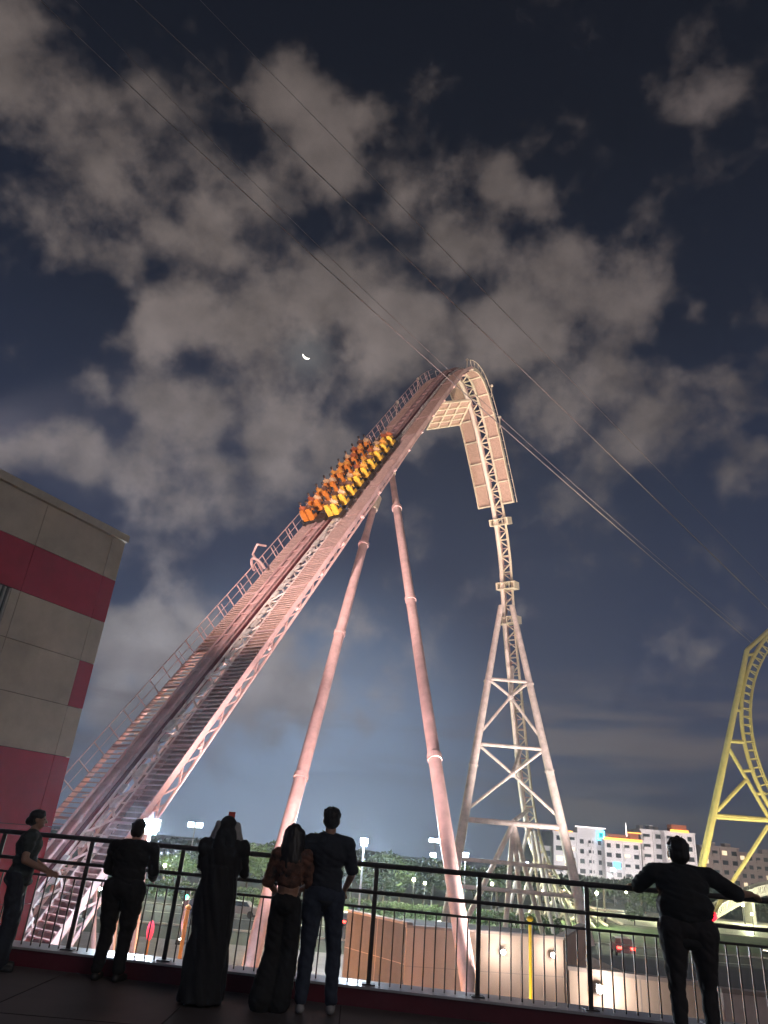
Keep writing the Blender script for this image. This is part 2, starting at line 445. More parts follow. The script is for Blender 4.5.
def inst(mb, name, m, parent, M, first={}):
    if name not in first:
        me = bpy.data.meshes.new(name); me.from_pydata(mb.v, [], mb.f); me.update(); me.materials.append(m); first[name] = me
    o = bpy.data.objects.new(name.split('.')[0], first[name]); col.objects.link(o)
    o.parent = parent; o.matrix_local = M; return o
# rider mesh, shared: sits with arms on the harness
rb = MB()
rb.ell((0, .02, 1.42), (.1, .12, .14)); rb.cap((0, 0, 1.12), (0, .01, 1.34), .08, .06)
rb.ell((0, .0, .95), (.21, .13, .27)); rb.ell((0, 0, .62), (.18, .14, .2))
for s in (-1, 1):
    rb.limb([(s*.2, 0, 1.12), (s*.3, .12, .86), (s*.17, .38, .92)], [.07, .055, .045], 8)
    rb.limb([(s*.1, 0, .5), (s*.12, .48, .5), (s*.12, .5, .06)], [.1, .08, .055], 8); rb.cap((s*.12, .5, .03), (s*.12, .66, .02), .05, .04)
    for f in range(4): rb.cap((s*.17-.03+.02*f, .38, .93), (s*.17-.03+.02*f, .45, .97), .012, .01, 6)
rsk = mat('rider_skin', (.42, .24, .16), .6); rsh = [mat('rider_shirt_'+n, c, .8, var=.3, scale=8) for n, c in (('rust', (.34, .08, .02)), ('amber', (.62, .27, .04)), ('dark', (.10, .04, .02)), ('pale', (.55, .36, .2)))]
rhr = mat('rider_hair', (.02, .012, .01), .6)
ro = rb.build('person', rsk); remesh(ro, .035, 2); base_me = ro.data; col.objects.unlink(ro); bpy.data.objects.remove(ro)
rmes = []
for sh in rsh:
    me = base_me.copy(); me.materials.clear()
    for x in (rsk, sh, rhr, mat('rider_trousers', (.04, .04, .06), .8)): me.materials.append(x)
    for p in me.polygons:
        c = p.center
        if c.z > 1.45 or (c.z > 1.3 and c.y < -.02): p.material_index = 2
        elif c.z > 1.24: p.material_index = 0
        elif c.z > .6 and abs(c.x) < .33 and c.y < .25: p.material_index = 1
        elif c.z > .7: p.material_index = 0
        else: p.material_index = 3
    rmes.append(me)
ordn = ['front', 'second', 'third', 'fourth', 'fifth', 'sixth', 'seventh', 'eighth', 'last']
seatn = ['far left', 'inner left', 'inner right', 'far right']; shn = ['rust red', 'amber', 'dark', 'pale']
for k in range(9):
    a = aT0+(8-k)*ROW; car = inst(cb, 'car', mat('car_chassis', (.07, .05, .04), .4, metal=.4), train, fm(a))
    inst(wb, 'wheel_set', M_dark, car, Matrix.Identity(4))
    for j, u in enumerate(seatU):
        inst(sb, 'seat.'+('a' if j < 2 else 'b'), M_seatO if j < 2 else M_seatY, car, Matrix.Translation((u, 0, .05)) @ Matrix.Diagonal((1.0, 1, .93, 1)))
        c = random.randrange(4)
        o = bpy.data.objects.new('person', rmes[c]); col.objects.link(o); o.matrix_world = fm(a) @ Matrix.Translation((u, .06, .08)) @ Matrix.Rotation(random.uniform(-.15, .15), 4, 'Z') @ Matrix.Diagonal((1.15, 1.1, 1.3, 1))
        tag(o, 'rider in %s top, %s seat, %s row of the train' % (shn[c], seatn[j], ordn[k]), 'person', 'riders seated in the coaster train')
# ------------------------------------------------------------------ yellow-lit loop coaster at the right
loop = empty('yellow_lit_loop', 'yellow lit loop of coaster track with lattice supports at the right edge', 'roller coaster', (55,110,-6))
def lp(x, z, d=0): return Vector((x-55+d*.35, d, z+6))
YL = 110
def L2(px, py): p = at(px, py, YL); return p.x, p.z
# ring in its own plane, fitted from three points on the outer edge
o1, o2, o3 = L2(748,668), L2(741,702), L2(768,806)
ax, az_ = o1; bx, bz = o2; cx, cz = o3
dd = 2*(ax*(bz-cz)+bx*(cz-az_)+cx*(az_-bz))
ux = ((ax*ax+az_*az_)*(bz-cz)+(bx*bx+bz*bz)*(cz-az_)+(cx*cx+cz*cz)*(az_-bz))/dd
uz = ((ax*ax+az_*az_)*(cx-bx)+(bx*bx+bz*bz)*(ax-cx)+(cx*cx+cz*cz)*(bx-ax))/dd
RL = math.hypot(ax-ux, az_-uz)
def ring(r, th, d): return lp(ux+r*math.cos(th), uz+r*math.sin(th), d)
ths = [math.pi*.02+2*math.pi*.98*k/80 for k in range(81)]
NR = lambda k: RL-.0
def looppart(mb, name): return mb.build(name, M_yel, loop, True)
for d in (-.7, .7):
    g = MB(); g.tube([ring(RL-1.5, t, d) for t in ths], .13, 8); looppart(g, 'running_rail')
g = MB(); g.tube([ring(RL-.1, t, 0) for t in ths], .3, 10); looppart(g, 'track_spine')
g = MB()
for t in [math.pi*.02+2*math.pi*.98*k/110 for k in range(111)]:
    for d in (-.7, .7): g.bar(ring(RL-.2, t, 0), ring(RL-1.5, t, d), .16, .16)
    g.bar(ring(RL-1.5, t, -.7), ring(RL-1.5, t, .7), .14, .14)
split(g, 'track_tie', M_yel, loop, None, True)
def l3(px, py, d=0): x, z = L2(px, py); return lp(x, z, d)
gz = 6.
for d in (-1.5, 1.6):
    top, bt = l3(747,650,d*.3), l3(703,862,d); v = bt-top; bt = top+v*((0-top.z)/v.z)
    g = MB(); g.tube([top, bt], [.34, .45], 12); looppart(g, 'support_leg')
g = MB(); g.tube([l3(747,650), l3(768,631)], .34, 12); g.tube([l3(768,631), l3(820,600)], .34, 12); looppart(g, 'top_arm')
g = MB()
for (p, q) in (((745,656),(757,653)), ((742,671),(749,672)), ((735,710),(743,711)), ((728,741),(744,742)), ((743,771),(754,770)), ((755,794),(765,793)),
               ((717,811),(746,780)), ((712,815),(775,820)), ((712,817),(775,821)), ((728,747),(770,820)), ((768,826),(722,898))):
    g.tube([l3(*p), l3(*q)], .28 if abs(p[0]-q[0]) > 12 else .22, 8)
x, z = L2(722,898); g.tube([lp(x, z), lp(x-3.5, -6)], .28, 8)
split(g, 'support_brace', M_yel, loop, None, True)
e1, e2 = lp(ux+RL*.9, uz-RL*.3), lp(ux+RL*1.3, -6); g = MB(); g.tube([e1, e2], .4, 10); g.tube([lp(ux, uz-RL), lp(ux, -6)], .4, 10); looppart(g, 'support_leg')
# ------------------------------------------------------------------ zip cables across the sky
M_cab = mat('cable_steel', (.22, .19, .19), .8)
cabs = [((40,0),(250,198),(755,646),'lowest of the thin cables crossing the sky towards the lower right'),
        ((135,0),(400,252),(775,616),'brightest thin cable crossing the sky above the coaster crest'),
        ((200,0),(400,205),(775,590),'uppermost faint thin cable crossing the sky from the top edge'),
        ((75,0),(300,228),(752,638),'faint thin cable running just above the lowest sky cable')]
for i, (p0, p1, p2, lb) in enumerate(cabs):
    g = MB(); pts = []
    s1 = (p1[0]-p0[0])/(p2[0]-p0[0])
    for k in range(-3, 46):
        s = k/42
        y = p0[1]*(s-s1)*(s-1)/((0-s1)*(0-1))+p1[1]*(s-0)*(s-1)/((s1)*(s1-1))+p2[1]*s*(s-s1)/((1)*(1-s1))
        pts.append(at(p0[0]+(p2[0]-p0[0])*s, y, 1/(.045*(1-s)+.0078*s)))
    r = (.028, .034, .018, .015)[i]
    g.tube(pts, [r*(.7+1.15*max(0, (k-3)/42)) for k in range(len(pts))], 6); tag(g.build('overhead_cable', M_cab), lb, 'cable', 'overhead cables across the sky')
# ------------------------------------------------------------------ moon
mb = MB(); mc = at(307, 355, 2300); dm = (mc-Vector((0,0,EYE))).normalized(); mx = Vector((0,0,1)).cross(dm).normalized()*-1; my = mx.cross(dm)
n = 24; RM = 17
def mp(x, y, z): return mc+mx*x+my*y+dm*z
rows = []
for k in range(n+1):
    t = math.pi*(1.08+.84*k/n)+R(-22); o = (RM*math.cos(t), RM*math.sin(t)); wd = 6.5*math.sin(math.pi*k/n)
    q = ((RM-wd)*math.cos(t), (RM-wd)*math.sin(t)); md = ((RM-wd*.5)*math.cos(t), (RM-wd*.5)*math.sin(t))
    rows.append([mp(*o, 0), mp(*md, -wd*.4), mp(*q, 0), mp(*md, wd*.4)])
for k, rw in enumerate(rows): mb.v += [tuple(p) for p in rw]
for k in range(n):
    for j in range(4): mb.f.append((4*k+j, 4*k+(j+1) % 4, 4*k+4+(j+1) % 4, 4*k+4+j))
tag(mb.build('moon', mat('moon_surface', (.8, .78, .7), .9, emit=(1, .95, .82), es=5)), 'thin bright crescent moon among the clouds', 'moon')
# ------------------------------------------------------------------ clad building at the left
WD = Vector((3.26, 5.7, 0)).normalized(); WC = Vector((-11.69, 30, 0)); WN = Vector((WD.y, -WD.x, 0))   # outward normal towards the coaster
bld = empty('clad_building', 'cream and red panelled building corner at the left edge', 'building', (WC.x, WC.y, -6))
def wp(s, o, z): return WC-WD*s+WN*o+Vector((0,0,z))-Vector((WC.x, WC.y, -6))
def wbox(mb, s0, s1, o0, o1, z0, z1): mb.quadbox([wp(s1,o0,z0), wp(s0,o0,z0), wp(s0,o1,z0), wp(s1,o1,z0), wp(s1,o0,z1), wp(s0,o0,z1), wp(s0,o1,z1), wp(s1,o1,z1)][::1])
g = MB(); wbox(g, .12, 22, -14, -.06, -6, 13.1); g.build('wall_core', M_joint, bld)
g = MB(); wbox(g, -.08, 22.1, -14.1, .12, 13.12, 13.45); g.build('roof_coping', mat('coping', (.4, .36, .29), .6), bld)
sj = [-.02, .72, 4.2, 7.7, 11.2, 14.7, 18.2, 22]; zj = [13.1, 11.25, 9.33, 7.5, 5.64, 3.74, 1.2, -1.4, -3.8, -6]
for i in range(len(sj)-1):
    for j in range(len(zj)-1):
        red = j == 1 or (j == 3 and i == 0) or j >= 5
        if j == 2 and i >= 2: s0 = sj[i]+.35 if i == 2 else sj[i]
        else: s0 = sj[i]
        louvre = j == 2 and i == 2
        g = MB(); 
        if louvre: wbox(g, sj[i]+.012, sj[i]+.38, -.06, 0, zj[j+1]+.012, zj[j]-.012)
        else: wbox(g, sj[i]+.012, sj[i+1]-.012, -.06, 0, zj[j+1]+.012, zj[j]-.012)
        g.build('cladding_panel', M_redp if red else M_panel, bld)
        g = MB(); 
        if i > 0: continue
g = MB()
s = 4.62
while s < 7.6: wbox(g, s, s+.07, -.05, .03, 7.56, 9.28); s += .19
g.build('louvre_vent', mat('louvre_metal', (.3, .28, .25), .5), bld)
# end wall (faces away from the lift foot)
for j in range(len(zj)-1):
    red = j in (1,) or j >= 5
    for q in range(4):
        g = MB(); c = [(q*3.5+.012), (q+1)*3.5-.012]
        g.quadbox([wp(.1,-c[1],zj[j+1]+.012), wp(.1,-c[0]-.07,zj[j+1]+.012), wp(-.02,-c[0]-.07,zj[j+1]+.012), wp(-.02,-c[1],zj[j+1]+.012),
                   wp(.1,-c[1],zj[j]-.012), wp(.1,-c[0]-.07,zj[j]-.012), wp(-.02,-c[0]-.07,zj[j]-.012), wp(-.02,-c[1],zj[j]-.012)])
        g.build('cladding_panel', M_redp if red else M_panel, bld)
# ------------------------------------------------------------------ ground
def sheet(name, pts, z, m, label=None):
    me = bpy.data.meshes.new(name); me.from_pydata([(x, y, z) for x, y in pts], [], [tuple(range(len(pts)))]); me.update(); me.materials.append(m)
    if me.polygons[0].normal.z < 0: me.flip_normals()
    o = bpy.data.objects.new(name, me); col.objects.link(o); o['kind'] = 'structure'; return o
M_ground = mat('dusty_ground', (.09, .09, .05), .95, var=.5, scale=.06)
M_asph = mat('asphalt', (.05, .05, .052), .75, var=.3, scale=.5)
M_pave = mat('paving', (.30, .24, .20), .7, var=.25, scale=.6)
M_lawn = mat('lawn', (.05, .09, .025), .9, var=.5, scale=.3)
M_pale = mat('pale_paving', (.55, .52, .46), .5, var=.2, scale=.3)
M_mark = mat('road_paint', (.75, .75, .7), .6)
sheet('ground', [(-900,-900),(900,-900),(900,900),(-900,900)], -6, M_ground)
sheet('plaza', [(-30,14),(70,14),(70,62),(-30,62)], -5.996, M_pave)
sheet('road', [(-200,74),(200,66),(200,82),(-200,92)], -5.996, M_asph)
sheet('lawn', [(-120,98),(120,88),(120,112),(-120,118)], -5.992, M_lawn)
sheet('promenade', [(20,122),(120,108),(160,150),(40,160)], -5.988, M_pale)
sheet('water', [(60,158),(300,140),(300,200),(60,205)], -5.98, mat('pond_water', (.02, .03, .035), .08, spec=.6))
g = MB()
for k in range(28):
    x = -100+k*8; y = 79.6+ -(x)*.0225
    g.box(x, x+3.5, y-.08, y+.08, -5.99, -5.985)
o = g.build('lane_marking', M_mark); o['kind'] = 'structure'
for nm, y0, y1 in (('kerb', (74,), (66,)), ('kerb', (92,), (82,))):
    g = MB(); g.quadbox([(-200,y0[0],-6),(200,y1[0],-6),(200,y1[0]+.3,-6),(-200,y0[0]+.3,-6),(-200,y0[0],-5.87),(200,y1[0],-5.87),(200,y1[0]+.3,-5.87),(-200,y0[0]+.3,-5.87)])
    o = g.build(nm, M_pale); o['kind'] = 'structure'
# ------------------------------------------------------------------ walls around the ride
M_wall = mat('rendered_wall', (.52, .38, .30), .85, var=.14, scale=.5, bump=.2)
M_cop = mat('wall_coping', (.34, .27, .24), .8)
def wallthing(a, b, zt, th, label, zb=-6, pan=3.2, name='boundary_wall', m=None, cop=.12, group=None):
    a, b = Vector((a[0], a[1], 0)), Vector((b[0], b[1], 0)); L = (b-a).length; rz = math.atan2(b.y-a.y, b.x-a.x)
    t = empty(name, label, 'wall', (a.x, a.y, zb), rz, group); H = zt-zb
    g = MB(); g.box(0, L, 0, th, 0, H-cop); g.build('wall_face', m or M_wall, t)
    g = MB(); g.box(-.05, L+.05, -.06, th+.06, H-cop+.002, H); g.build('coping', M_cop, t)
    g = MB(); x = pan
    while x < L-.5: g.box(x-.02, x+.02, -.006, .01, .0, H-cop-.01); x += pan
    g.box(.01, L-.01, -.008, .01, H*.5-.015, H*.5+.015); g.build('joint_lines', M_cop, t); return t
YA = 44
A_l, A_r = at(407,925,YA), at(563,936,YA+1); zA = A_l.z
wallthing((A_l.x, YA), (A_r.x, YA+1), zA, .4, 'long pale rendered wall with two white wall lamps behind the railing')
wallthing((A_r.x, YA+1), (A_r.x+4.5, YA+12), zA, .4, 'pale side wall turning back from the lamp wall corner')
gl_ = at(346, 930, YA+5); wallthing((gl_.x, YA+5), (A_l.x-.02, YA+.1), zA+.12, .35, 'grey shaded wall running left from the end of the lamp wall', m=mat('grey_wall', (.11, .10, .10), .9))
YB = 27
B0, B1 = at(569,966,YB), at(712,979,YB-1.2)
wallthing((B0.x, YB), (B1.x, YB-1.2), B0.z, .3, 'warm lit parapet wall of the near roof right of the tower', pan=2.2)
wallthing((B1.x+.3, YB-1.2), (B1.x+9, YB-2.2), B0.z-.1, .3, 'white wall beside the big man at the right', pan=2.0, m=mat('white_wall', (.6, .5, .47), .8))
g = MB(); g.box(B0.x+3.2, B1.x+9, YB+.4, YB+9, -6, B0.z-.5); o = g.build('low_building', mat('dark_roof', (.06, .045, .04), .9, var=.4, scale=.4)); tag(o, 'dark flat roofed low building behind the warm parapet', 'building')
g = MB(); g.box(A_l.x+.3, A_r.x, YA+1.5, YA+9, -6, zA-.4); o = g.build('low_building', MATS['dark_roof']); tag(o, 'dark flat roofed low building behind the lamp wall', 'building')
# wall lamps
def wall_lamp(p, lb, w=60, c=(1, .93, .85)):
    t = empty('wall_lamp', lb, 'lamp', p, 0, 'round white wall lamps'); g = MB(); g.box(-.12, .12, 0, .12, -.12, .12); g.build('housing', M_dark, t)
    g = MB(); g.ell((0, -.06, 0), (.13, .08, .13), su=10, sv=6); g.build('lens', mat('lens_white', (.9, .9, .9), .3, emit=(1, .95, .88), es=30), t)
    point(Vector(p)+Vector((0, -.45, 0)), w, c, .1)
wall_lamp(at(503,952,YA+.2), 'white wall lamp left of the yellow pole', 90); wall_lamp(at(553,955,YA+.5), 'white wall lamp right of the yellow pole', 90)
wall_lamp(at(600,989,YB-.6), 'white wall lamp on the warm parapet near the big man', 110)
# yellow pole, orange pole, red barrier light
def pole(top, Y, m, lb, r=.09, pnt=None):
    p = at(*top, Y); t = empty('light_pole', lb, 'pole', (p.x, Y, -6)); g = MB(); g.tube([(0,0,0), (0,0,p.z+6)], r, 10); g.build('shaft', m, t, True)
    g = MB(); g.ell((0,0,p.z+6.1), (.13,.13,.1), su=10, sv=6); g.build('cap', m, t, True); g = MB(); g.tube([(0,0,0),(0,0,.1)], .25, 10); g.build('base_plate', m, t); return p
M_yp = mat('yellow_pole_paint', (.75, .55, .05), .5); M_op = mat('orange_pole_paint', (.8, .3, .03), .5)
p = pole((530,922), 30, M_yp, 'yellow lit pole in front of the lamp wall', .06); point((p.x-.5, 29, -3), 60, (1, .8, .25), .1); point((p.x-.6, 29, -1.6), 40, (1, .8, .25), .1)  # unseen point lamps added beside the pole so that it looks lit
p = pole((188,910), 34, M_op, 'thin orange lit pole left of the woman in black', .08); point((p.x+.2, 33.2, -5), 110, (1, .5, .12), .2)
p = at(152,922,36); t = empty('warning_post', 'pinkish red glowing post seen left of the orange pole', 'post', (p.x, 36, -6)); g = MB(); g.tube([(0,0,0),(0,0,3.1)], .07, 8); g.build('shaft', M_op, t)
g = MB(); g.ell((0,0,3.4), (.16,.16,.4), su=10, sv=8); g.build('beacon', mat('beacon_red', (.8, .05, .1), .4, emit=(1, .06, .10), es=.7), t)
# orange uplights on the plaza
M_or = mat('lens_orange', (.8, .4, .1), .4, emit=(1, .42, .08), es=12)
for i, (px, py, w) in enumerate(((168,962,900), (215,955,1200), (262,952,1000), (330,950,250), (365,968,60), (390,960,50))):
    yl = 46 if i < 3 else 40; p = at(px, py, yl-2); t = empty('ground_uplight', 'small orange ground light on the plaza, number %s from the left' % ('one two three four five six'.split()[i]), 'lamp', (p.x, yl, -6), 0, 'orange ground lights on the plaza')
    t['label'] = 'small orange plaza light seen ' + ['under the leftmost fence bays', 'just left of the woman in black', 'right behind the woman in black', 'between the standing couple', 'right of the tall man', 'at the left end of the lamp wall'][i]
    g = MB(); g.tube([(0,0,0),(0,0,.25)], [.18,.14], 10); g.build('housing', M_dark, t); g = MB(); g.ell((0,0,.28), (.12,.12,.06), su=10, sv=6); g.build('lens', M_or, t)
    point((p.x, yl, -5.2), w, (1, .42, .12), .3)
# ------------------------------------------------------------------ street lamps and floodlight masts
M_cool = mat('lens_cool', (.9, .95, 1), .3, emit=(.75, .88, 1), es=60)
M_pole = mat('galvanised_pole', (.35, .36, .38), .5, metal=.4)
def mast(px, py, Y, lb, heads=2, power=0, aim=None, size=.35, es=None, base=-6, grp='floodlight masts'):
    p = at(px, py, Y); t = empty('floodlight_mast', lb, 'lamp post', (p.x, Y, base), 0, grp); h = p.z-base
    g = MB(); g.tube([(0,0,0),(0,0,h)], [.02*h**.5+.06, .07], 10); g.build('pole', M_pole, t, True)
    g = MB(); g.box(-.6*heads*size, .6*heads*size, -.06, .06, h-.05, h+.05); g.build('crossarm', M_pole, t)
    for k in range(heads):
        x = (k-(heads-1)/2)*1.15*size*1.6
        g = MB(); g.box(x-size*.75, x+size*.75, -.1, .25, h+.08, h+.1+size); hd = g.build('lamp_head', M_dark, t)
        g = MB(); g.box(x-size*.68, x+size*.68, -.13, -.102, h+.13, h+.05+size); g.build('lens', es or M_cool, hd)
    if power: point(Vector((p.x, Y-.45, p.z+.25)), power*.55, (.66, .82, 1), .2)
    if power: spot(Vector((p.x, Y-.5, p.z+.2)), aim, power, (.72, .86, 1), 110, .4)
M_cool2 = mat('lens_cool_far', (.9, .95, 1), .3, emit=(.7, .85, 1), es=40)
mast(150, 833, 36, 'nearest and brightest white floodlight in front of the lift foot', 1, 7000, (-6, 10, 0), .5, mat('lens_bright', (1, 1, 1), .3, emit=(.8, .93, 1), es=300))
mast(364, 845, 62, 'bright white floodlight just right of the tall man', 1, 6000, (0, 10, 2), .4, MATS['lens_bright'])
mast(195, 828, 120, 'tall distant lamp mast left of the woman in black', 2, 0, None, .7, M_cool2)
mast(435, 843, 150, 'slim far lamp mast left of the drop tower', 2, 0, None, .7, M_cool2)
mast(433, 858, 120, 'shorter lamp mast in front of the slim far mast', 1, 0, None, .6, MATS['lens_bright'])
mast(465, 858, 95, 'bright lamp mast beside the left leg of the drop tower', 1, 4000, (0, 40, 0), .5, MATS['lens_bright'])
mast(526, 866, 180, 'far lamp mast between the tower braces and the hotel', 1, 0, None, .8, M_cool2)
mast(613, 872, 170, 'far lamp mast in front of the white hotel', 1, 0, None, .7, M_cool2)
# traffic light
p = at(187, 897, 60); t = empty('traffic_light', 'traffic light showing green above the orange pole', 'traffic light', (p.x, 60, -6)); h = p.z+6
g = MB(); g.tube([(0,0,0),(0,0,h-.4)], .07, 8); g.build('pole', M_dark, t); g = MB(); g.box(-.2, .2, -.12, .12, h-.75, h+.45); g.build('signal_housing', M_dark, t)
g = MB(); g.ell((0,-.14,h), (.17,.06,.17), su=12, sv=6); g.build('green_lamp', mat('green_lamp_glow', (.1, .8, .5), .4, emit=(.05, .9, .55), es=5), t)
# ------------------------------------------------------------------ floodlights on the coaster
def ground_flood(loc, target, watts, color, size, lb, blend=.7):
    t = empty('ground_floodlight', lb, 'lamp', loc, 0, 'floodlights lighting the coaster'); d = (Vector(target)-Vector(loc)); d.z = 0; t.rotation_euler = (0, 0, math.atan2(d.y, d.x)-math.pi/2)
    g = MB(); g.box(-.5, .5, -.3, .1, .15, .3); g.box(-.55, .55, -.3, .3, 0, .15); g.build('housing', M_dark, t)
    g = MB(); g.box(-.45, .45, -.2, .05, .302, .33); g.build('lens', mat('flood_lens', (.9, .8, .7), .3, emit=(1, .8, .7), es=8), t)
    spot(Vector(loc)+Vector((0,0,.8)), target, watts, color, size, .5, blend)
zf = -6
ground_flood((0, 33, zf), (-6, 56, 22), 40000, (1, .70, .66), 75, 'pink floodlight before the foot of the lift')
ground_flood((8, 40, zf), (2, 65, 42), 50000, (1, .80, .74), 60, 'pale pink floodlight below the two inclined columns')
ground_flood((20, 56, zf), (11, 78, 52), 105000, (1, .82, .56), 50, 'amber floodlight aimed at the crest underside')
ground_flood((26, 70, zf), (17, 88, 28), 46000, (1, .84, .76), 66, 'warm white floodlight before the drop tower')
ground_flood((-12, 60, zf), (-2, 60, 20), 12000, (1, .36, .34), 100, 'red floodlight behind the left column')
fr = WC-WD*9+WN*.3+Vector((0,0,13.5))
ground_flood(tuple(fr), (-2, 60, 33), 76000, (1, .74, .66), 62, 'added unseen floodlight on the roof edge of the clad building')  # added out of view to brighten the upper face of the lift
ground_flood((48, 92, zf), (58, 110, 18), 26000, (1, .84, .36), 90, 'yellow floodlight at the loop supports')
ground_flood((70, 104, zf), (60, 110, 25), 16000, (1, .86, .4), 100, 'yellow floodlight inside the loop')
# ------------------------------------------------------------------ hotel
M_hw = mat('hotel_render', (.72, .68, .68), .8, var=.12, scale=.08); M_hd = mat('dark_window', (.02, .025, .03), .15, spec=.8)
M_lit = mat('lit_window', (.8, .7, .5), .5, emit=(1, .8, .5), es=.9); M_cy = mat('cyan_window', (.2, .6, .9), .5, emit=(.05, .6, 1), es=2.2)
M_oled = mat('orange_strip', (.8, .3, .05), .5, emit=(1, .36, .05), es=2.6)
M_bsign = mat('blue_sign', (.1, .5, 1), .5, emit=(.1, .6, 1), es=5); M_wl = mat('white_strip', (.9, .9, .9), .5, emit=(1, .85, .8), es=1.8)
def hotel_block(px0, px1, ytop, Y, lb, seed, roof='flat', dep=18, wmat=M_hw, m2=0, mxw=96):
    p0, p1 = at(px0, ytop[0], Y), at(px1, ytop[1], Y); W = p1.x-p0.x; H = p0.z+6; rd = random.Random(seed)
    t = empty('hotel_block', lb, 'building', (p0.x, Y, -6), 0)
    g = MB(); g.box(0, W, 0, dep, 0, H); wl = g.build('wall', wmat, t)
    fl = max(3, int(H/3.25)); nx = max(2, int(W/3.4)); fh = H/fl; cw = W/nx; cnt = 0
    slabs = MB()
    for f in range(fl):
        for i in range(nx):
            if cnt > mxw: break
            cnt += 1; x = i*cw; z = f*fh; style = (i*7+seed) % 3
            m = M_hd; q = rd.random()
            if q < .17: m = M_lit
            ww = cw*(.40+.2*rd.random() if style else .56); x0 = x+(cw-ww)/2
            g = MB(); g.box(x0, x0+ww, -.08, -.01, z+fh*.26, z+fh*(.72 if style else .66))
            wn = g.build('window', m, t)
            if style == 0 and f: slabs.box(x0-.3, x0+ww+.3, -1.3, -.1, z+fh*.05, z+fh*.12); slabs.box(x0-.3, x0+ww+.3, -1.3, -1.2, z+fh*.12, z+fh*.36)
    g = MB(); g.box(-.4, W+.4, -.5, dep+.3, H+.01, H+.5); rf = g.build('roof', wmat, t)
    if slabs.v: split(slabs, 'balcony', wmat, t)
    for f in range(1, fl): g = MB(); g.box(-.12, W+.12, -.14, -.02, f*fh-.12, f*fh+.1); g.build('string_course', wmat, t)
    for q in range(rd.randrange(2, 4)): x0 = W*rd.uniform(.05, .75); g = MB(); g.box(x0, x0+W*.15, 3, 7, H+.5, H+rd.uniform(1.4, 2.8)); g.build('roof_plant', wmat, rf)
    for q in (.0, .5, .96): g = MB(); g.box(W*q, W*q+.5, -.5, -.02, 0, H); g.build('pilaster', wmat, t)
    return t, W, H, rf
ha = [((533,553),(846,848),300,'white stepped hotel wing at the far left of the hotel',3), ((553,577),(832,834),297,'taller white hotel wing behind the tower leg',5),
      ((577,604),(836,838),302,'white hotel wing under the blue roof sign',8), ((604,640),(840,842),298,'hotel wing under the orange lit roof edge',4),
      ((640,664),(830,833),304,'plain pale hotel block left of the big man\'s head',6), ((664,694),(832,835),300,'hotel wing with orange lit pavilion behind the big man\'s head',9)]
hb_ = []
for (xs, ys, Y, lb, sd) in ha: hb_.append(hotel_block(xs[0], xs[1], ys, Y, lb, sd))
t, W, H, rf = hb_[2]
g = MB(); g.box(W*.72, W*1.0, -1.1, -.8, H-.8, H+2.6); g.build('roof_sign', M_bsign, t)
g = MB(); g.box(W*.79, W*.93, -1.2, -1.11, H+.1, H+1.8); g.build('sign_emblem', mat('teal_emblem', (.0, .25, .3), .5, emit=(.0, .4, .5), es=.8), t)
g = MB(); g.box(-1, W, -1.2, -.7, H+3.4, H+3.75); g.box(0, W*.98, -.7, 4, H+.5, H+3.3); g.build('roof_pavilion', M_hw, t); g = MB(); g.box(-1, W+.4, -1.3, -1.22, H+3.3, H+3.6); g.build('light_strip', M_wl, t)
t, W, H, rf = hb_[1]
g = MB(); g.box(1, W-2, -.9, -.62, H+.55, H+.9); g.build('light_strip', M_oled, t)
t, W, H, rf = hb_[3]
g = MB(); g.box(-.5, W+.5, -1.0, -.6, H+.2, H+1.1); g.build('light_strip', M_oled, t); g = MB(); g.box(W*.1, W*.6, -1, 3, H+1.3, H+2.4); g.box(W*.7, W*.95, -.7, 3, H+1.2, H+3.2); g.build('roof_pavilion', mat('terracotta', (.35, .1, .05), .8), t)
g = MB(); g.box(W*.65, W+.4, -.9, -.72, H+3.25, H+3.6); g.build('light_strip', M_oled, t)
g = MB(); g.tube([(W*.66, 1, H+2), (W*.66, 1, H+7)], [.35, .08], 8); g.build('spire', M_wl, t)
g = MB(); g.box(W*.22, W*.42, -.2, -.09, H*.42, H*.56); g.build('lit_bay', M_cy, t)
t, W, H, rf = hb_[5]
g = MB(); g.box(W*.2, W*.8, -.8, -.55, H+.3, H+1.2); g.build('light_strip', M_oled, t); g = MB(); g.box(W*.25, W*.75, -.5, 4, H+.6, H+3); g.build('roof_pavilion', MATS['terracotta'], t)
M_hp = mat('pink_render', (.42, .33, .31), .8, var=.12, scale=.08)
hotel_block(700, 738, (846,848), 330, 'pinkish apartment block directly behind the yellow lit loop leg', 2, wmat=M_hp, dep=20)
hotel_block(738, 800, (853,858), 334, 'long pinkish apartment block at the right edge behind the loop', 7, wmat=M_hp, dep=20)
hotel_block(800, 870, (860,865), 338, 'pinkish apartment block beyond the right edge', 7, wmat=M_hp, dep=20)
for i, (x, tx) in enumerate(((85, 92), (112, 110), (150, 150))):
    t = empty('facade_floodlight', ('white floodlight on the lawn before the stepped hotel wing', 'white floodlight on the lawn before the orange lit wing', 'white floodlight on the lawn before the pinkish blocks')[i], 'lamp', (x, 255, -6), 0, 'facade floodlights before the hotel')
    g = MB(); g.box(-.6, .6, -.4, .4, 0, .5); g.build('housing', M_dark, t); g = MB(); g.box(-.5, .5, -.3, .3, .502, .54); g.build('lens', MATS['lens_warmf'] if 'lens_warmf' in MATS else mat('lens_warmf', (1,.9,.8), .3, emit=(1,.9,.8), es=6), t)
    spot((x, 255, -4.5), (tx, 300, 8), (46000, 42000, 60000)[i], ((1, .95, .98), (1, .93, .93), (1, .8, .72))[i], 100, .9)
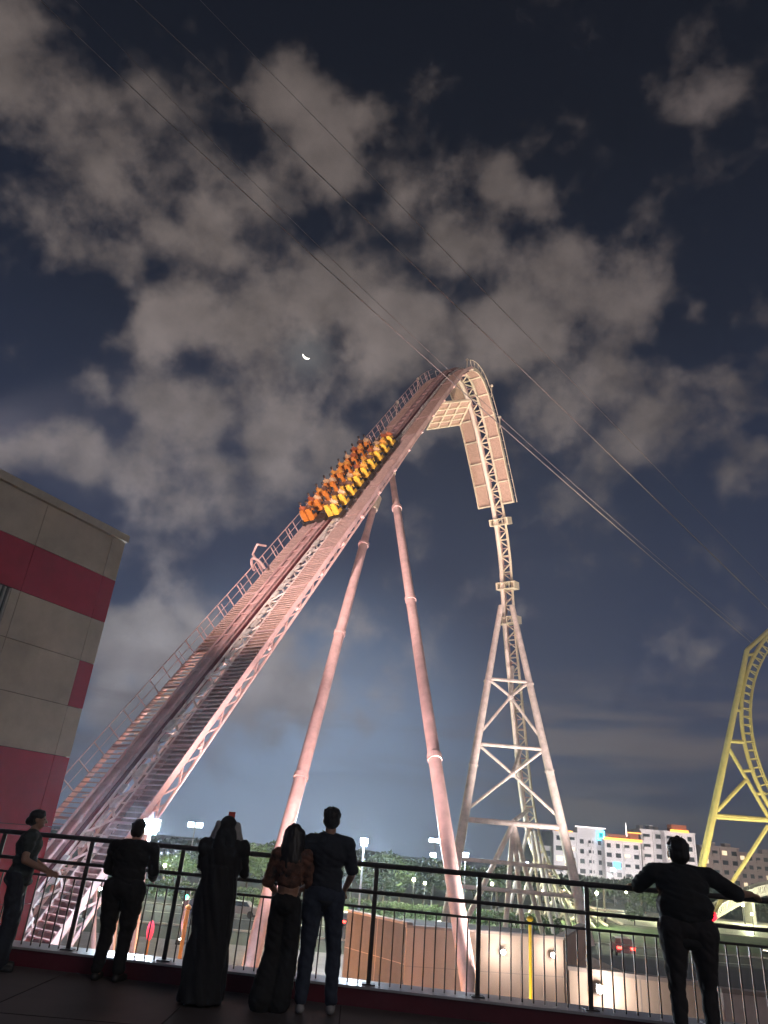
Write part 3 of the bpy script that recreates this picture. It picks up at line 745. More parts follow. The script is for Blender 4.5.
# ------------------------------------------------------------------ white arched footbridge
bp0, bp1 = at(706,926,150), at(800,908,150)
t = empty('footbridge', 'white low arched footbridge with balusters near the right edge', 'bridge', (bp0.x, 150, -6)); W = bp1.x-bp0.x
arch = lambda s: (bp0.z+6)*.55+ (bp1.z-bp0.z+2.6)*math.sin(math.pi*(s*.5))
g = MB(); n = 24
for k in range(n):
    s0, s1 = k/n, (k+1)/n
    g.quadbox([(W*s0,0,arch(s0)-.5),(W*s1,0,arch(s1)-.5),(W*s1,4,arch(s1)-.5),(W*s0,4,arch(s0)-.5),(W*s0,0,arch(s0)),(W*s1,0,arch(s1)),(W*s1,4,arch(s1)),(W*s0,4,arch(s0))])
g.build('bridge_deck', M_pale, t)
g = MB()
for k in range(n):
    s0, s1 = k/n, (k+1)/n
    for y in (.1, 3.9):
        g.bar((W*s0,y,arch(s0)+1.2), (W*s1,y,arch(s1)+1.2), .3, .25)
        for q in (0, .5): s = s0+(s1-s0)*q; g.bar((W*s,y,arch(s)), (W*s,y,arch(s)+1.2), .25, .25, Vector((0,1,0)))
split(g, 'balustrade', M_pale, t); g = MB(); g.box(W*.02, W*.06, 0, 4, 0, arch(.04)-.5); g.box(W*.5, W*.53, 0, 4, 0, arch(.5)-.5); g.box(W*.95, W, 0, 4, 0, arch(.97)-.5); split(g, 'pier', M_pale, t)
point((bp0.x+12, 144, -2), 900, (1, .9, .8), .4)
# ------------------------------------------------------------------ trees
M_leafA = mat('leaf_green', (.08, .14, .025), .7, var=.5, scale=1.2); M_leafB = mat('leaf_dark', (.035, .06, .02), .7, var=.5, scale=1.2); M_bark = mat('bark', (.10, .07, .05), .9, var=.4, scale=5)
def crown_mesh(seed, rx, rz, n, leaf, m, lobes=9):
    rd = random.Random(seed); v = []; f = []; L = []
    for k in range(lobes):
        a = rd.random()*6.28; q = rd.random()**.5*.62; L.append((Vector((rx*q*math.cos(a), rx*q*math.sin(a), rz*(rd.random()*1.1-.45))), rx*(.3+.25*rd.random())))
    for k in range(n):
        c, r = L[rd.randrange(lobes)]
        d = Vector((rd.gauss(0,1), rd.gauss(0,1), rd.gauss(0,1))).normalized(); p = c+d*r*(rd.random()**.4)
        a = Vector((rd.gauss(0,1), rd.gauss(0,1), rd.gauss(0,.6))).normalized(); b_ = a.cross(Vector((rd.gauss(0,1), rd.gauss(0,1), rd.gauss(0,1)))).normalized()
        s = leaf*(.6+.8*rd.random()); i = len(v)
        v += [tuple(p-a*s), tuple(p+b_*s*.45), tuple(p+a*s), tuple(p-b_*s*.45)]; f.append((i,i+1,i+2,i+3))
    me = bpy.data.meshes.new('crown'); me.from_pydata(v, [], f); me.update(); me.materials.append(m); return me
CR = [crown_mesh(s, 3.2, 2.2, 2600, .30, M_leafA if s % 2 else M_leafB) for s in (1, 2, 3, 4)]
def trunk_mesh():
    g = MB(); g.tube([(0,0,0),(.1,0,1.5),(.05,.1,3.2),(.2,.1,4.6)], [.22,.17,.14,.06], 8)
    for a in (0, 2.1, 4.2): g.tube([(.05,.05,2.6),(math.cos(a)*.8,math.sin(a)*.8,3.8),(math.cos(a)*1.5,math.sin(a)*1.5,4.7)], [.1,.07,.03], 6)
    me = bpy.data.meshes.new('trunk'); me.from_pydata(g.v, [], g.f); me.update(); me.materials.append(M_bark); return me
TM = trunk_mesh()
pm = MB(); rd = random.Random(5)
for k in range(22):
    a = k*2.4; el = rd.uniform(-.1, 1.2); L = 2.3; P = []
    for q in range(7):
        s = q/6; P.append(Vector((math.cos(a)*L*s*math.cos(el*.6), math.sin(a)*L*s*math.cos(el*.6), L*s*math.sin(el)-1.6*s*s)))
    for q in range(6):
        d = (P[q+1]-P[q]); sd = Vector((-math.sin(a), math.cos(a), 0))
        for sg in (-1, 1):
            for hh in (0, .5):
                c = P[q]+d*hh; w = .55*math.sin(math.pi*min(1, (q+hh+.6)/6.8)); i = len(pm.v)
                pm.v += [tuple(c), tuple(c+d*.35), tuple(c+d*.8+sd*sg*w+Vector((0,0,-.2*w)))]; pm.f.append((i, i+1, i+2))
PMe = bpy.data.meshes.new('frond_crown'); PMe.from_pydata(pm.v, [], pm.f); PMe.update(); PMe.materials.append(M_leafA)
pt_ = MB(); pt_.tube([(0,0,0),(.1,0,3),(0,0,6)], [.25,.2,.18], 8); PT = bpy.data.meshes.new('palm_trunk'); PT.from_pydata(pt_.v, [], pt_.f); PT.update(); PT.materials.append(M_bark)
where = ['far left beyond the lift foot', 'seen through the lift foot', 'just right of the near floodlight', 'left of the woman in black', 'behind the woman in black', 'right of the woman in black',
 'left of the left column', 'right of the left column', 'behind the standing couple', 'behind the tall man', 'right of the tall man', 'left of the fence post by the right column', 'directly left of the right column', 'behind the right column',
 'between right column and tower leg', 'behind the left tower leg', 'under the tower crossbar', 'between the tower braces', 'behind the pull-out supports', 'in front of the stepped hotel wing', 'under the blue roof sign', 'under the orange lit roof edge', 'left of the big man', 'right of the big man', 'between the big man and the bridge', 'above the bridge', 'at the right edge of the picture']
ti = 0
def tree(px, ytop, Y, lb, wide=1.0, palm=False):
    p = at(px, ytop, Y); H = max(3.0, p.z+6); t = empty('palm_tree' if palm else 'round_tree', lb, 'tree', (p.x, Y, -6), random.random()*6, 'trees beyond the road')
    if palm:
        a = bpy.data.objects.new('trunk', PT); b_ = bpy.data.objects.new('crown', PMe); s = H/7.2; 
        for o in (a, b_): col.objects.link(o); o.parent = t; o.scale = (s, s, s)
        b_.location = (0, 0, 6*s)
    else:
        a = bpy.data.objects.new('trunk', TM); b_ = bpy.data.objects.new('crown', random.choice(CR)); s = H/7.3
        for o in (a, b_): col.objects.link(o); o.parent = t
        a.scale = (s, s, s); b_.scale = (s*wide*1.2, s*wide*1.2, s*1.25); b_.location = (0, 0, 4.7*s)
tl = [(62,880,90,1.2),(92,878,70,1),(160,858,120,1.3),(178,855,112,1.3),(205,852,118,1.4),(252,848,125,1.2),(268,846,118,1.2),(312,838,120,1.3),(296,846,128,1.2),(335,850,124,1.2),
      (372,858,118,1.3),(386,862,104,1.3),(402,858,112,1.5),(425,862,118,1.3),(452,864,122,1.4),(478,870,118,1.2),(497,873,100,1.2),(512,870,124,1.3),(548,880,130,1.2),(580,884,140,1.1),
      (603,880,120,1.1),(628,882,150,1.3),(640,884,142,1.3),(700,902,150,1.3),(722,905,160,1.3),(745,896,190,1.5),(764,898,200,1.4)]
for i, (px, y, Y, w) in enumerate(tl):
    pa = i in (1, 16, 20, 25)
    tree(px, y, Y, ('palm tree ' if pa else ('dark bushy tree ' if i % 2 else 'lamp lit green tree '))+where[i], w, pa)
rd = random.Random(77); v = []; f = []
for k in range(26000):
    x = rd.uniform(-330, 420); y = 215+rd.uniform(-8, 25)+.02*x; hh = 4.4+2.4*noise.noise(Vector((x*.045, 1.5, 0)))+1.5*noise.noise(Vector((x*.16, 7, 0)))
    c = Vector((x, y, -6+hh*rd.random()**.55)); a = Vector((rd.gauss(0,1), rd.gauss(0,1), rd.gauss(0,1))).normalized(); b_ = a.orthogonal().normalized(); q = 1.0; i = len(v)
    v += [tuple(c-a*q), tuple(c+b_*q*.6), tuple(c+a*q), tuple(c-b_*q*.6)]; f.append((i,i+1,i+2,i+3))
me = bpy.data.meshes.new('distant_trees'); me.from_pydata(v, [], f); me.update(); me.materials.append(M_leafB); o = bpy.data.objects.new('distant_trees', me); col.objects.link(o)
tag(o, 'long dark mass of distant trees along the horizon', 'trees', None, 'stuff')
# clipped dark bush on the promenade
p = at(635,930,118); t = empty('round_bush', 'small round dark clipped bush against the bright promenade', 'bush', (p.x, 118, -6)); s = .55
a = bpy.data.objects.new('foliage', crown_mesh(11, 1.5, 1.4, 1500, .18, M_leafB, 6)); col.objects.link(a); a.parent = t; a.location = (0,0,1.6)
g = MB(); g.tube([(0,0,0),(0,0,1.5)], .1, 6); g.build('stem', M_bark, t)
# hedges
def hedge(px0, px1, Y, lb, h=1.6, seed=1):
    p0, p1 = at(px0, 890, Y), at(px1, 890, Y); W = p1.x-p0.x; rd = random.Random(seed); v = []; f = []
    for k in range(int(W*170)):
        c = Vector((rd.random()*W, rd.uniform(-.8,.8), h*rd.random()**.6*(1+.15*math.sin(k)))); a = Vector((rd.gauss(0,1), rd.gauss(0,1), rd.gauss(0,1))).normalized(); b_ = a.orthogonal().normalized(); s = .2; i = len(v)
        v += [tuple(c-a*s), tuple(c+b_*s*.5), tuple(c+a*s), tuple(c-b_*s*.5)]; f.append((i,i+1,i+2,i+3))
    me = bpy.data.meshes.new('hedge'); me.from_pydata(v, [], f); me.update(); me.materials.append(M_leafA); o = bpy.data.objects.new('hedge', me); col.objects.link(o); o.location = (p0.x, Y, -6); tag(o, lb, 'hedge')
hedge(60, 260, 97, 'long low hedge beyond the road at the left', 1.6, 1); hedge(350, 560, 96, 'long low hedge beyond the road behind the tower', 1.5, 2)
# street lights among the trees (lamp posts)
M_warm = mat('lens_warm', (1, .9, .7), .3, emit=(1, .86, .55), es=40)
spots = [(170,866,108,'left of the woman in black'),(240,868,106,'behind the woman in black'),(318,872,104,'between the standing couple'),(352,874,108,'right of the tall man'),(412,880,102,'left of the right column'),(488,884,106,'under the tower crossbar'),(560,890,118,'left of the hotel trees'),(590,893,112,'before the white hotel'),(655,900,135,'left of the big man'),(735,905,148,'beside the footbridge')]
for px, py, Y, w in spots:
    p = at(px, py, Y); h = max(2.4, p.z+6); t = empty('street_lamp', 'short street lamp with a warm globe '+w, 'street lamp', (p.x, Y-3, -6), 0, 'street lamps among the trees')
    g = MB(); g.tube([(0,0,0),(0,0,h)], [.09,.05], 8); g.build('pole', M_dark, t); g = MB(); g.ell((0,0,h+.15), .2, su=10, sv=7); g.build('globe', M_warm, t)
    point((p.x, Y-4.0, -6+h+.9), 3300, (.95, 1, .6), .25)
for px, py, Y, c, w in ((290,862,130,0,'just right of the woman in black'),(345,885,98,0,'low beside the tall man'),(380,872,125,0,'between tall man and right column'),(425,884,100,0,'low to the left of the right column'),(447,870,135,1,'just behind the right column'),(520,886,108,0,'low between the tower braces'),
        (543,892,104,0,'under the right tower leg'),(575,898,100,1,'below the white hotel'),(626,893,140,0,'below the orange roof edge'),(645,890,150,0,'beside the big man head'),(752,915,120,0,'low at the right end under the footbridge'),(100,890,80,1,'beyond the dim figure'),(80,905,70,1,'beyond the lift foot'),(208,880,100,0,'behind the traffic light')):
    p = at(px, py, Y); h = max(1.2, p.z+6); t = empty('garden_lamp', 'small %s garden lamp %s' % (('warm','white')[c], w), 'lamp', (p.x, Y, -6), 0, 'small garden lamps'); g = MB(); g.tube([(0,0,0),(0,0,h)], .05, 6); g.build('pole', M_dark, t)
    g = MB(); g.ell((0,0,h+.1), .17, su=8, sv=6); g.build('globe', (M_warm, M_cool)[c], t)
# ------------------------------------------------------------------ cars
def car_parts(c):
    body = MB(); prof = [(-2.15,.35),(-2.2,.75),(-1.9,.95),(-1.35,1.0),(-.85,1.42),(.75,1.45),(1.45,1.02),(2.1,.9),(2.2,.6),(2.15,.35)]
    n = len(prof)
    for y, k in ((-.86, 1), (.86, 1)):
        for x, z in prof: body.v.append((x, y*(.82 if z > 1.3 else 1), z))
    body.f.append(tuple(range(n))); body.f.append(tuple(n+i for i in reversed(range(n))))
    for i in range(n): j = (i+1) % n; body.f.append((j, i, i+n, j+n))
    return body
CB = car_parts(0)
def car(px, py, Y, c, cn, lb, rz, tail=True):
    p = at(px, py, Y); t = empty('parked_car', lb, 'car', (p.x, Y, -5.99), rz, 'cars on the road')
    CB.build('body', mat('car_paint_'+cn, c, .3, metal=.3), t)
    g = MB(); g.quadbox([(-1.2,-.88,1.02),(1.25,-.88,1.02),(1.25,.88,1.02),(-1.2,.88,1.02),(-.82,-.74,1.4),(.7,-.74,1.4),(.7,.74,1.4),(-.82,.74,1.4)]); g.build('windows', M_hd, t)
    for x in (-1.35, 1.35):
        for y in (-.9, .72): g = MB(); g.tube([(x,y,.33),(x,y+.18,.33)], .33, 14); g.build('wheel', M_dark, t)
    for y in (-.62, .62):
        g = MB(); g.box(-2.24,-2.18,y-.2,y+.2,.66,.84); g.build('tail_light', mat('tail_glow', (.8,.02,.02), .4, emit=(1,.03,.02), es=14), t)
        g = MB(); g.box(2.18,2.24,y-.2,y+.2,.6,.78); g.build('headlight', mat('head_glow', (1,1,1), .3, emit=(1,.95,.8), es=6), t)
for a in ((415,0,76,(.3,.3,.3),'grey','grey car with red tail lights left of the right column',R(80)), (345,0,80,(.05,.05,.06),'black','black car right of the tall man',R(75)), (501,0,74,(.4,.38,.36),'silver','silver car with red tail lights under the drop tower',R(80)),
          (455,0,84,(.1,.02,.02),'maroon','dark red car right of the right column',R(170)), (240,0,82,(.5,.5,.5),'white','white car behind the woman in black',R(175)), (620,0,78,(.25,.02,.02),'red','red car left of the big man',R(80)),
          (285,0,88,(.5,.5,.48),'white','white car left of the left column',R(-5)), (206,0,84,(.12,.12,.13),'charcoal','charcoal car near the traffic light',R(172))):
    car(a[0], 905, a[2], a[3], a[4], a[5], a[6])
# red beacon at the right
p = at(712,916,60); t = empty('red_beacon', 'glowing red beacon on a post beside the big man\'s right arm', 'lamp', (p.x, 60, -6)); g = MB(); g.tube([(0,0,0),(0,0,p.z+5.9)], .08, 8); g.build('post', M_dark, t)
g = MB(); g.ell((0,0,p.z+6), (.34,.34,.34), su=12, sv=8); g.build('red_lens', mat('red_glow', (1,.02,.03), .4, emit=(1,.012,.03), es=3), t); point((p.x, 59.2, p.z), 120, (1,.05,.08), .2)
# ------------------------------------------------------------------ deck, kerb wall, railing
RY = lambda x: 8.88-.156*x
M_deck = mat('deck_floor', (.11, .09, .085), .55, var=.35, scale=.8, bump=.15)
g = MB(); g.quadbox([(-14,-10,-.5),(14,-10,-.5),(14,RY(14)-.15,-.5),(-14,RY(-14)-.15,-.5),(-14,-10,0),(14,-10,0),(14,RY(14)-.15,0),(-14,RY(-14)-.15,0)])
o = g.build('deck', M_deck); o['kind'] = 'structure'
g = MB()
for k in range(-9, 10):
    x = k*1.5; g.quadbox([(x-.006,-10,.0),(x+.006,-10,.0),(x+.006,RY(x)-.2,.0),(x-.006,RY(x)-.2,.0),(x-.006,-10,.004),(x+.006,-10,.004),(x+.006,RY(x)-.2,.004),(x-.006,RY(x)-.2,.004)])
for k in range(0, 7):
    y = k*1.2-.0; g.quadbox([(-14,y,.0),(14,y,.0),(14,y+.012,.0),(-14,y+.012,.0),(-14,y,.003),(14,y,.003),(14,y+.012,.003),(-14,y+.012,.003)])
o = g.build('deck_joints', M_joint); o['kind'] = 'structure'
kb = empty('kerb_wall', 'low dark red kerb wall with a pale metal cap under the railing', 'wall', (0, RY(0), -1)); 
def kq(mb, o0, o1, z0, z1, xl=-13.5, xr=13.5):
    mb.quadbox([(xl,RY(xl)-RY(0)+o0,z0),(xr,RY(xr)-RY(0)+o0,z0),(xr,RY(xr)-RY(0)+o1,z0),(xl,RY(xl)-RY(0)+o1,z0),(xl,RY(xl)-RY(0)+o0,z1),(xr,RY(xr)-RY(0)+o0,z1),(xr,RY(xr)-RY(0)+o1,z1),(xl,RY(xl)-RY(0)+o1,z1)])
g = MB(); kq(g, -.14, .2, .3, 1.155); g.build('kerb_face', mat('kerb_red', (.13, .018, .03), .5, var=.3, scale=2), kb)
g = MB(); kq(g, -.17, .24, 1.158, 1.18); g.build('metal_cap', mat('cap_metal', (.62, .6, .6), .35, metal=.5, var=.15, scale=3), kb)
rl = empty('railing', 'dark metal guard railing with three rails and thin balusters along the deck edge', 'railing', (0, RY(0), .18))
def rp(x, z, o=0): return Vector((x, RY(x)-RY(0)+o, z))
for nm, z, r in (('top_rail', 1.13, .027), ('middle_rail', .86, .020), ('baluster_rail', .71, .013)):
    g = MB(); g.tube([rp(-13.4, z), rp(0, z), rp(13.4, z)], r, 12); g.build(nm, M_rail, rl, True)
px_posts = [.27+1.13*k for k in range(-8, 8)]
for x in px_posts:
    g = MB(); g.bar(rp(x, 0), rp(x, 1.11), .048, .02, Vector((0,1,0))); pst = g.build('post', M_rail, rl)
    g = MB(); g.bar(rp(x, .0), rp(x, .012), .14, .12, Vector((0,1,0))); g.build('base_plate', M_rail, pst)
x = -4.9; nb = 0; far = MB()
xs = []
x = px_posts[0]
for a, b_ in zip(px_posts[:-1], px_posts[1:]):
    for k in range(1, 10): xs.append(a+(b_-a)*k/10)
for x in xs:
    if -5.0 < x < 5.6: g = MB(); g.bar(rp(x, .0), rp(x, .71), .014, .014, Vector((0,1,0))); g.build('baluster', M_rail, rl); nb += 1
    else: far.bar(rp(x, .0), rp(x, .71), .014, .014, Vector((0,1,0)))
o = far.build('outer_balusters', M_rail, rl); o['kind'] = 'stuff'
# ------------------------------------------------------------------ people at the railing
def col_m(n, c, rough=.85, var=.25, scale=12, bump=.2): return mat(n, c, rough, var=var, scale=scale, bump=bump)
SKIN = mat('skin', (.32, .18, .12), .55, var=.08)
def hand(mb, wrist, d, palmn, s=1.0, curl=.4):
    d = Vector(d).normalized(); n = Vector(palmn).normalized(); sd = d.cross(n).normalized()
    c = Vector(wrist)+d*.05*s
    for q in (-.6, -.2, .2, .6): mb.cap(Vector(wrist)+sd*q*.02*s, Vector(wrist)+d*.085*s+sd*q*.05*s, .017*s, .015*s, 8)
    for i, (q, L) in enumerate(((-.6,.062), (-.2,.075), (.2,.08), (.6,.068))):
        b0 = Vector(wrist)+d*.085*s+sd*q*.055*s; b1 = b0+(d*math.cos(curl)+n*math.sin(curl)).normalized()*L*.55*s; b2 = b1+(d*math.cos(curl*2.2)+n*math.sin(curl*2.2)).normalized()*L*.5*s
        mb.limb([b0, b1, b2], [.0105*s, .0095*s, .008*s], 8)
    t0 = Vector(wrist)+d*.025*s+sd*.025*s; t1 = t0+(d*.6+sd*.8).normalized()*.04*s; t2 = t1+(d*.95+n*.3).normalized()*.03*s
    mb.limb([t0, t1, t2], [.014*s, .0115*s, .009*s], 8)
def head(mb, c, s=1.0, yaw=0, tilt=0):
    M = Matrix.Rotation(yaw, 3, 'Z') @ Matrix.Rotation(tilt, 3, 'X')
    def P(x, y, z): return Vector(c)+M @ Vector((x*s, y*s, z*s))
    mb.ell(P(0, -.01, .03), (.078*s, .095*s, .085*s), M, 18, 12); mb.ell(P(0, .015, -.03), (.062*s, .075*s, .085*s), M, 16, 10)
    mb.cap(P(0, .09, .01), P(0, .112, -.02), .011*s, .015*s, 8)
    mb.cap(P(-.02, .083, -.055), P(.02, .083, -.055), .009*s, .009*s, 8)
    for q in (-1, 1): mb.ell(P(q*.08, -.005, -.005), (.012*s, .022*s, .032*s), M, 10, 8)
    return M, P
def finish(mb, name, m, parent, vox=.011, sm=3):
    o = mb.build(name, m, parent, True); remesh(o, vox, sm)
    amp = {'trousers': .013, 'shirt': .014, 'sleeves': .012, 'gown': .022, 'hood': .01, 'headscarf': .012, 'hair': .009}.get(name, 0)
    if amp:
        sd = random.random()*50
        fr_ = (Vector((9, 9, 22)) if name in ('shirt', 'sleeves') else Vector((13, 13, 4) if name in ('gown', 'headscarf') else (38, 38, 9) if name == 'hair' else (12, 12, 15)))
        co_ = [v.co.copy() for v in o.data.vertices]; no_ = [v.normal.copy() for v in o.data.vertices]
        for i, v in enumerate(o.data.vertices):
            p = co_[i]; q = Vector((p.x*fr_.x+p.z*3, p.y*fr_.y, p.z*fr_.z+p.x*7))+Vector((sd,)*3)
            n_ = abs(noise.noise(q*.6))*1.6+.4*noise.noise(q*1.7)-.3
            v.co = p+no_[i]*amp*n_
        o.data.update()
    return o
def shoes(mb, m, t):
    L = islands(mb); h = len(L)//2
    for grp in (L[:h], L[h:]):
        r = MB()
        for x in grp: n = len(r.v); r.v += x.v; r.f += [tuple(n+i for i in f) for f in x.f]
        finish(r, 'shoe', m, t)
def person(name_label, x, y, rz, H, spec):
    t = empty('person', name_label, 'person', (x, y, 0), rz, None); s = H/1.75; w = spec.get('w', 1.0); ls = spec.get('lean', 0.0)
    hipw = .095*w; hz_ = .93*s; lf = spec.get('feet', ((-.11, .0), (.11, .03)))
    b = MB(); top = MB(); bot = MB(); shoe = MB()
    hips = [Vector((-hipw, 0, hz_)), Vector((hipw, 0, hz_))]; ch = Vector((0, ls*.6, 1.28*s)); sh = [Vector((-.185*w, ls, 1.43*s)), Vector((.185*w, ls, 1.43*s))]
    hd = Vector((0, ls+spec.get('hfwd', .02), 1.635*s)) + Vector(spec.get('hoff', (0,0,0)))
    belly = spec.get('belly', .11)
    bl = spec.get('bw', 0.)
    def torso(mb, g):
        mb.ell((0, ls*.75, 1.33*s), (.17*w+g, .105+g+belly*.15, .17*s+g)); mb.ell((0, ls*.35+.01, 1.14*s), (.145*w+bl+g, belly+g, .19*s+g)); mb.ell((0, 0, .98*s), (.16*w+bl*.3+g, .12+g, .15*s+g))
        mb.cap(sh[0], sh[1], .062+g, .062+g); 
        for q in (0, 1): mb.cap(sh[q], Vector((0, ls, 1.46*s)), .055+g, .06+g)
    torso(b, 0); b.cap((0, ls, 1.44*s), hd+Vector((0, -.01, -.05)), .06*s, .055*s)
    Mh, P = head(b, hd, s*.98*spec.get('hs', 1.), spec.get('yaw', 0), spec.get('tilt', 0))
    sl = spec.get('sleeve', .5)
    for q, key in ((0, 'al'), (1, 'ar')):
        el, wr = [Vector(v) for v in spec[key]]; el = Vector((el.x, el.y, el.z*s)); wr = Vector((wr.x, wr.y, wr.z*s))
        b.limb([sh[q], el, wr], [.052, .042*w**.5, .028], 12)
        hand(b, wr, spec.get(key+'h', (wr-el)), spec.get(key+'n', (0, 1, 0)), s)
        if sl > .99: top.limb([sh[q], el, wr-(wr-el)*.06], [.07, .056, .045], 12)
        else: top.limb([sh[q], sh[q]+(el-sh[q])*sl*1.7], [.072*w**.5, .066*w**.5], 12)
    for q in (0, 1):
        fx, fy = lf[q]; kn = spec.get('knees', ((-.105, .03), (.105, .05)))[q]
        K = Vector((kn[0], kn[1], .5*s)); A = Vector((fx, fy-.02, .09*s))
        b.limb([hips[q], K, A], [.088*w, .055, .038], 12); b.cap(A+Vector((0,0,-.03)), A+Vector((.02*(2*q-1), .14, -.055)), .038, .028)
        fl = spec.get('flare', .0); bot.limb([hips[q]+Vector((0,-.01,.02)), K, A+Vector((0,0,.03-.02*(fl>0)))], [.108*w, .078+fl*.2, .062+fl], 14)
        shoe.cap(A+Vector((0,-.02,-.045)), A+Vector((.02*(2*q-1), .16, -.055)), .045, .036); shoe.ell(A+Vector((0,.0,-.05)), (.045,.07,.04))
    bot.ell((0, -.01, .97*s), (.17*w+.015, .125+.012+.01*w, .12*s)); 
    torso(top, .018); top.ell((0, 0, spec.get('hem', .93)*s), (.165*w+.02, .125+.02, .07))
    if not spec.get('gown'):
        finish(bot, 'trousers', spec['bm'], t); shoes(shoe, spec['sm'], t)
    else:
        gw = MB(); gw.ell((0,0,.98*s), (.2,.17,.2)); gw.ell((0,.02,1.28*s), (.225,.15,.2)); gw.tube([(0,0,1.25*s),(0,0,.98*s),(0,.0,.55*s),(0,-.01,.2),(0,-.01,.025)], [.17,.2,.2,.2,.215], 24)
        for k in range(9): a = k*.7; gw.tube([(math.cos(a)*.16, math.sin(a)*.13, .95*s), (math.cos(a)*.185, math.sin(a)*.18, .03)], [.03, .045], 8)
        torso(gw, .03); finish(gw, 'gown', spec['bm'], t, .014, 2); shoes(shoe, spec['sm'], t)
    if spec.get('crop'):
        top = MB(); g_ = .018; top.ell((0, ls*.75, 1.33*s), (.17*w+g_, .115+g_, .17*s+g_)); top.ell((0, ls*.5, 1.2*s), (.15*w+g_, .11+g_, .1)); top.cap(sh[0], sh[1], .078, .078)
        for q, key in ((0, 'al'), (1, 'ar')):
            el = Vector(spec[key][0]); el.z *= s; top.limb([sh[q], el], [.07, .062])
    finish(b, 'body', SKIN, t, .0085, 1); finish(top, 'shirt' if not spec.get('gown') else 'sleeves', spec['tm'], t, .011, 3)
    h = MB(); hs = s*.98*spec.get('hs', 1.)
    def PE(x, y, z, r, mb=h): mb.ell(P(x, y, z), tuple(v*hs for v in r), Mh, 18, 12)
    hk = spec['hair']
    PE(0, -.022, .05, (.09, .1, .083)); PE(0, -.045, .0, (.083, .07, .085))
    if hk == 'short':
        PE(0, .03, .1, (.07, .05, .035))
        for k in range(40): a = random.random()*6.28; q = random.random()**.5; el = 1.35*q; h.cap(P(math.cos(a)*.06*q, -.02+math.sin(a)*.07*q, .05+.05*math.cos(el)), P(math.cos(a)*.092*math.sin(el), -.02+math.sin(a)*.103*math.sin(el), .05+.088*math.cos(el)), .02, .011, 6)
    if hk == 'long':
        for k in range(9):
            a = math.pi*(1.02+.96*k/8); x0, y0 = math.cos(a)*.085, math.sin(a)*.085
            h.limb([P(x0, y0, .04), P(x0*1.15, y0*1.1-.01, -.1), P(x0*1.3, y0*1.05-.03, -.26), P(x0*1.15, y0-.05, -.40-.05*random.random())], [.035,.042,.04,.015], 8)
    if hk == 'bun': PE(0, -.1, -.02, (.05,.05,.05))
    if hk == 'scarf':
        h = MB(); PE(0, -.012, .035, (.098,.118,.105), h); h2 = h; h = MB()
        for k in (-1, 1): h2.limb([P(k*.03, -.09, -.02), P(k*.06, -.11, -.2), P(k*.05, -.1, -.34)], [.07,.09,.05], 10)
        for k in (0, 1, 2, 8, 9, 10):
            a = math.pi*(.95+1.1*k/10); x0, y0 = math.cos(a)*.115, math.sin(a)*.11; h.limb([P(x0*.9, y0*.8, .03), P(x0*1.2, y0*1.1, -.12), P(x0*1.9, y0*1.25-.02, -.24), P(x0*1.7, y0*1.2-.03, -.36)], [.04,.045,.05,.03], 8)
    if hk == 'scarf': finish(h2, 'hood', BLK, t, .01, 2)
    finish(h, 'hair' if hk != 'scarf' else 'headscarf', spec['hm'], t, .01, 2)
    for q in (-1, 1):
        e = MB(); e.ell(P(q*.03, .081, .012), (.011*s, .006*s, .006*s), None, 10, 6); e.build('eye', mat('eye_dark', (.02,.015,.01), .2), t, True)
    return t
HAIR = mat('dark_hair', (.012, .009, .008), .5, var=.3, scale=30); BLK = col_m('black_cloth', (.012, .012, .014)); NAVY = col_m('navy_cloth', (.02, .024, .035)); JEANS = col_m('dark_jeans', (.03, .04, .065), scale=20)
SH_L = mat('tan_shoes', (.28, .16, .1), .5); SH_D = mat('dark_shoes', (.02, .02, .02), .5); SH_W = mat('pale_soles', (.3, .3, .3), .6)
person('woman in a dark top and long dark trousers standing in profile at the far left', -3.72, 9.0, R(-75), 1.57,
       dict(al=((-.24,.04,1.18),(-.16,.26,1.06)), ar=((.24,.04,1.18),(.16,.27,1.08)), tm=col_m('dark_teal_top', (.035,.045,.045)), bm=NAVY, sm=SH_D, hair='bun', hm=HAIR, w=.88, sleeve=.3, lean=.02, flare=.05, yaw=R(0)))
person('dim figure in dark clothes standing by the railing under the near floodlight', -2.5, 8.9, R(-8), 1.55,
       dict(al=((-.27,.06,1.18),(-.18,.28,1.1)), ar=((.27,.06,1.18),(.18,.28,1.1)), tm=BLK, bm=BLK, sm=SH_D, hair='short', hm=HAIR, w=1.22, sleeve=1.0, lean=.03))
person('woman in a long black gown and pale headscarf holding a phone above her face', -1.36, 8.2, R(6), 1.66,
       dict(al=((-.21,.15,1.24),(-.06,.25,1.56)), ar=((.24,.12,1.20),(.06,.25,1.56)), alh=(.15,.1,1), arh=(-.15,.1,1), aln=(0,-1,0), arn=(0,-1,0), tm=BLK, bm=BLK, sm=SH_D, hair='scarf', hm=col_m('pale_scarf', (.32,.31,.30)), w=.98, sleeve=1.0, gown=True, tilt=R(18)))
pg = MB(); pg.box(-.036, .036, -.005, .005, 0, .12); ph = pg.build('phone', mat('phone_shell', (.5, .06, .03), .4)); ph.location = (-1.36-.02, 8.2+.27, 1.60); ph.rotation_euler = (R(8), 0, R(6)); tag(ph, 'small reddish phone held up above the woman in black', 'phone')
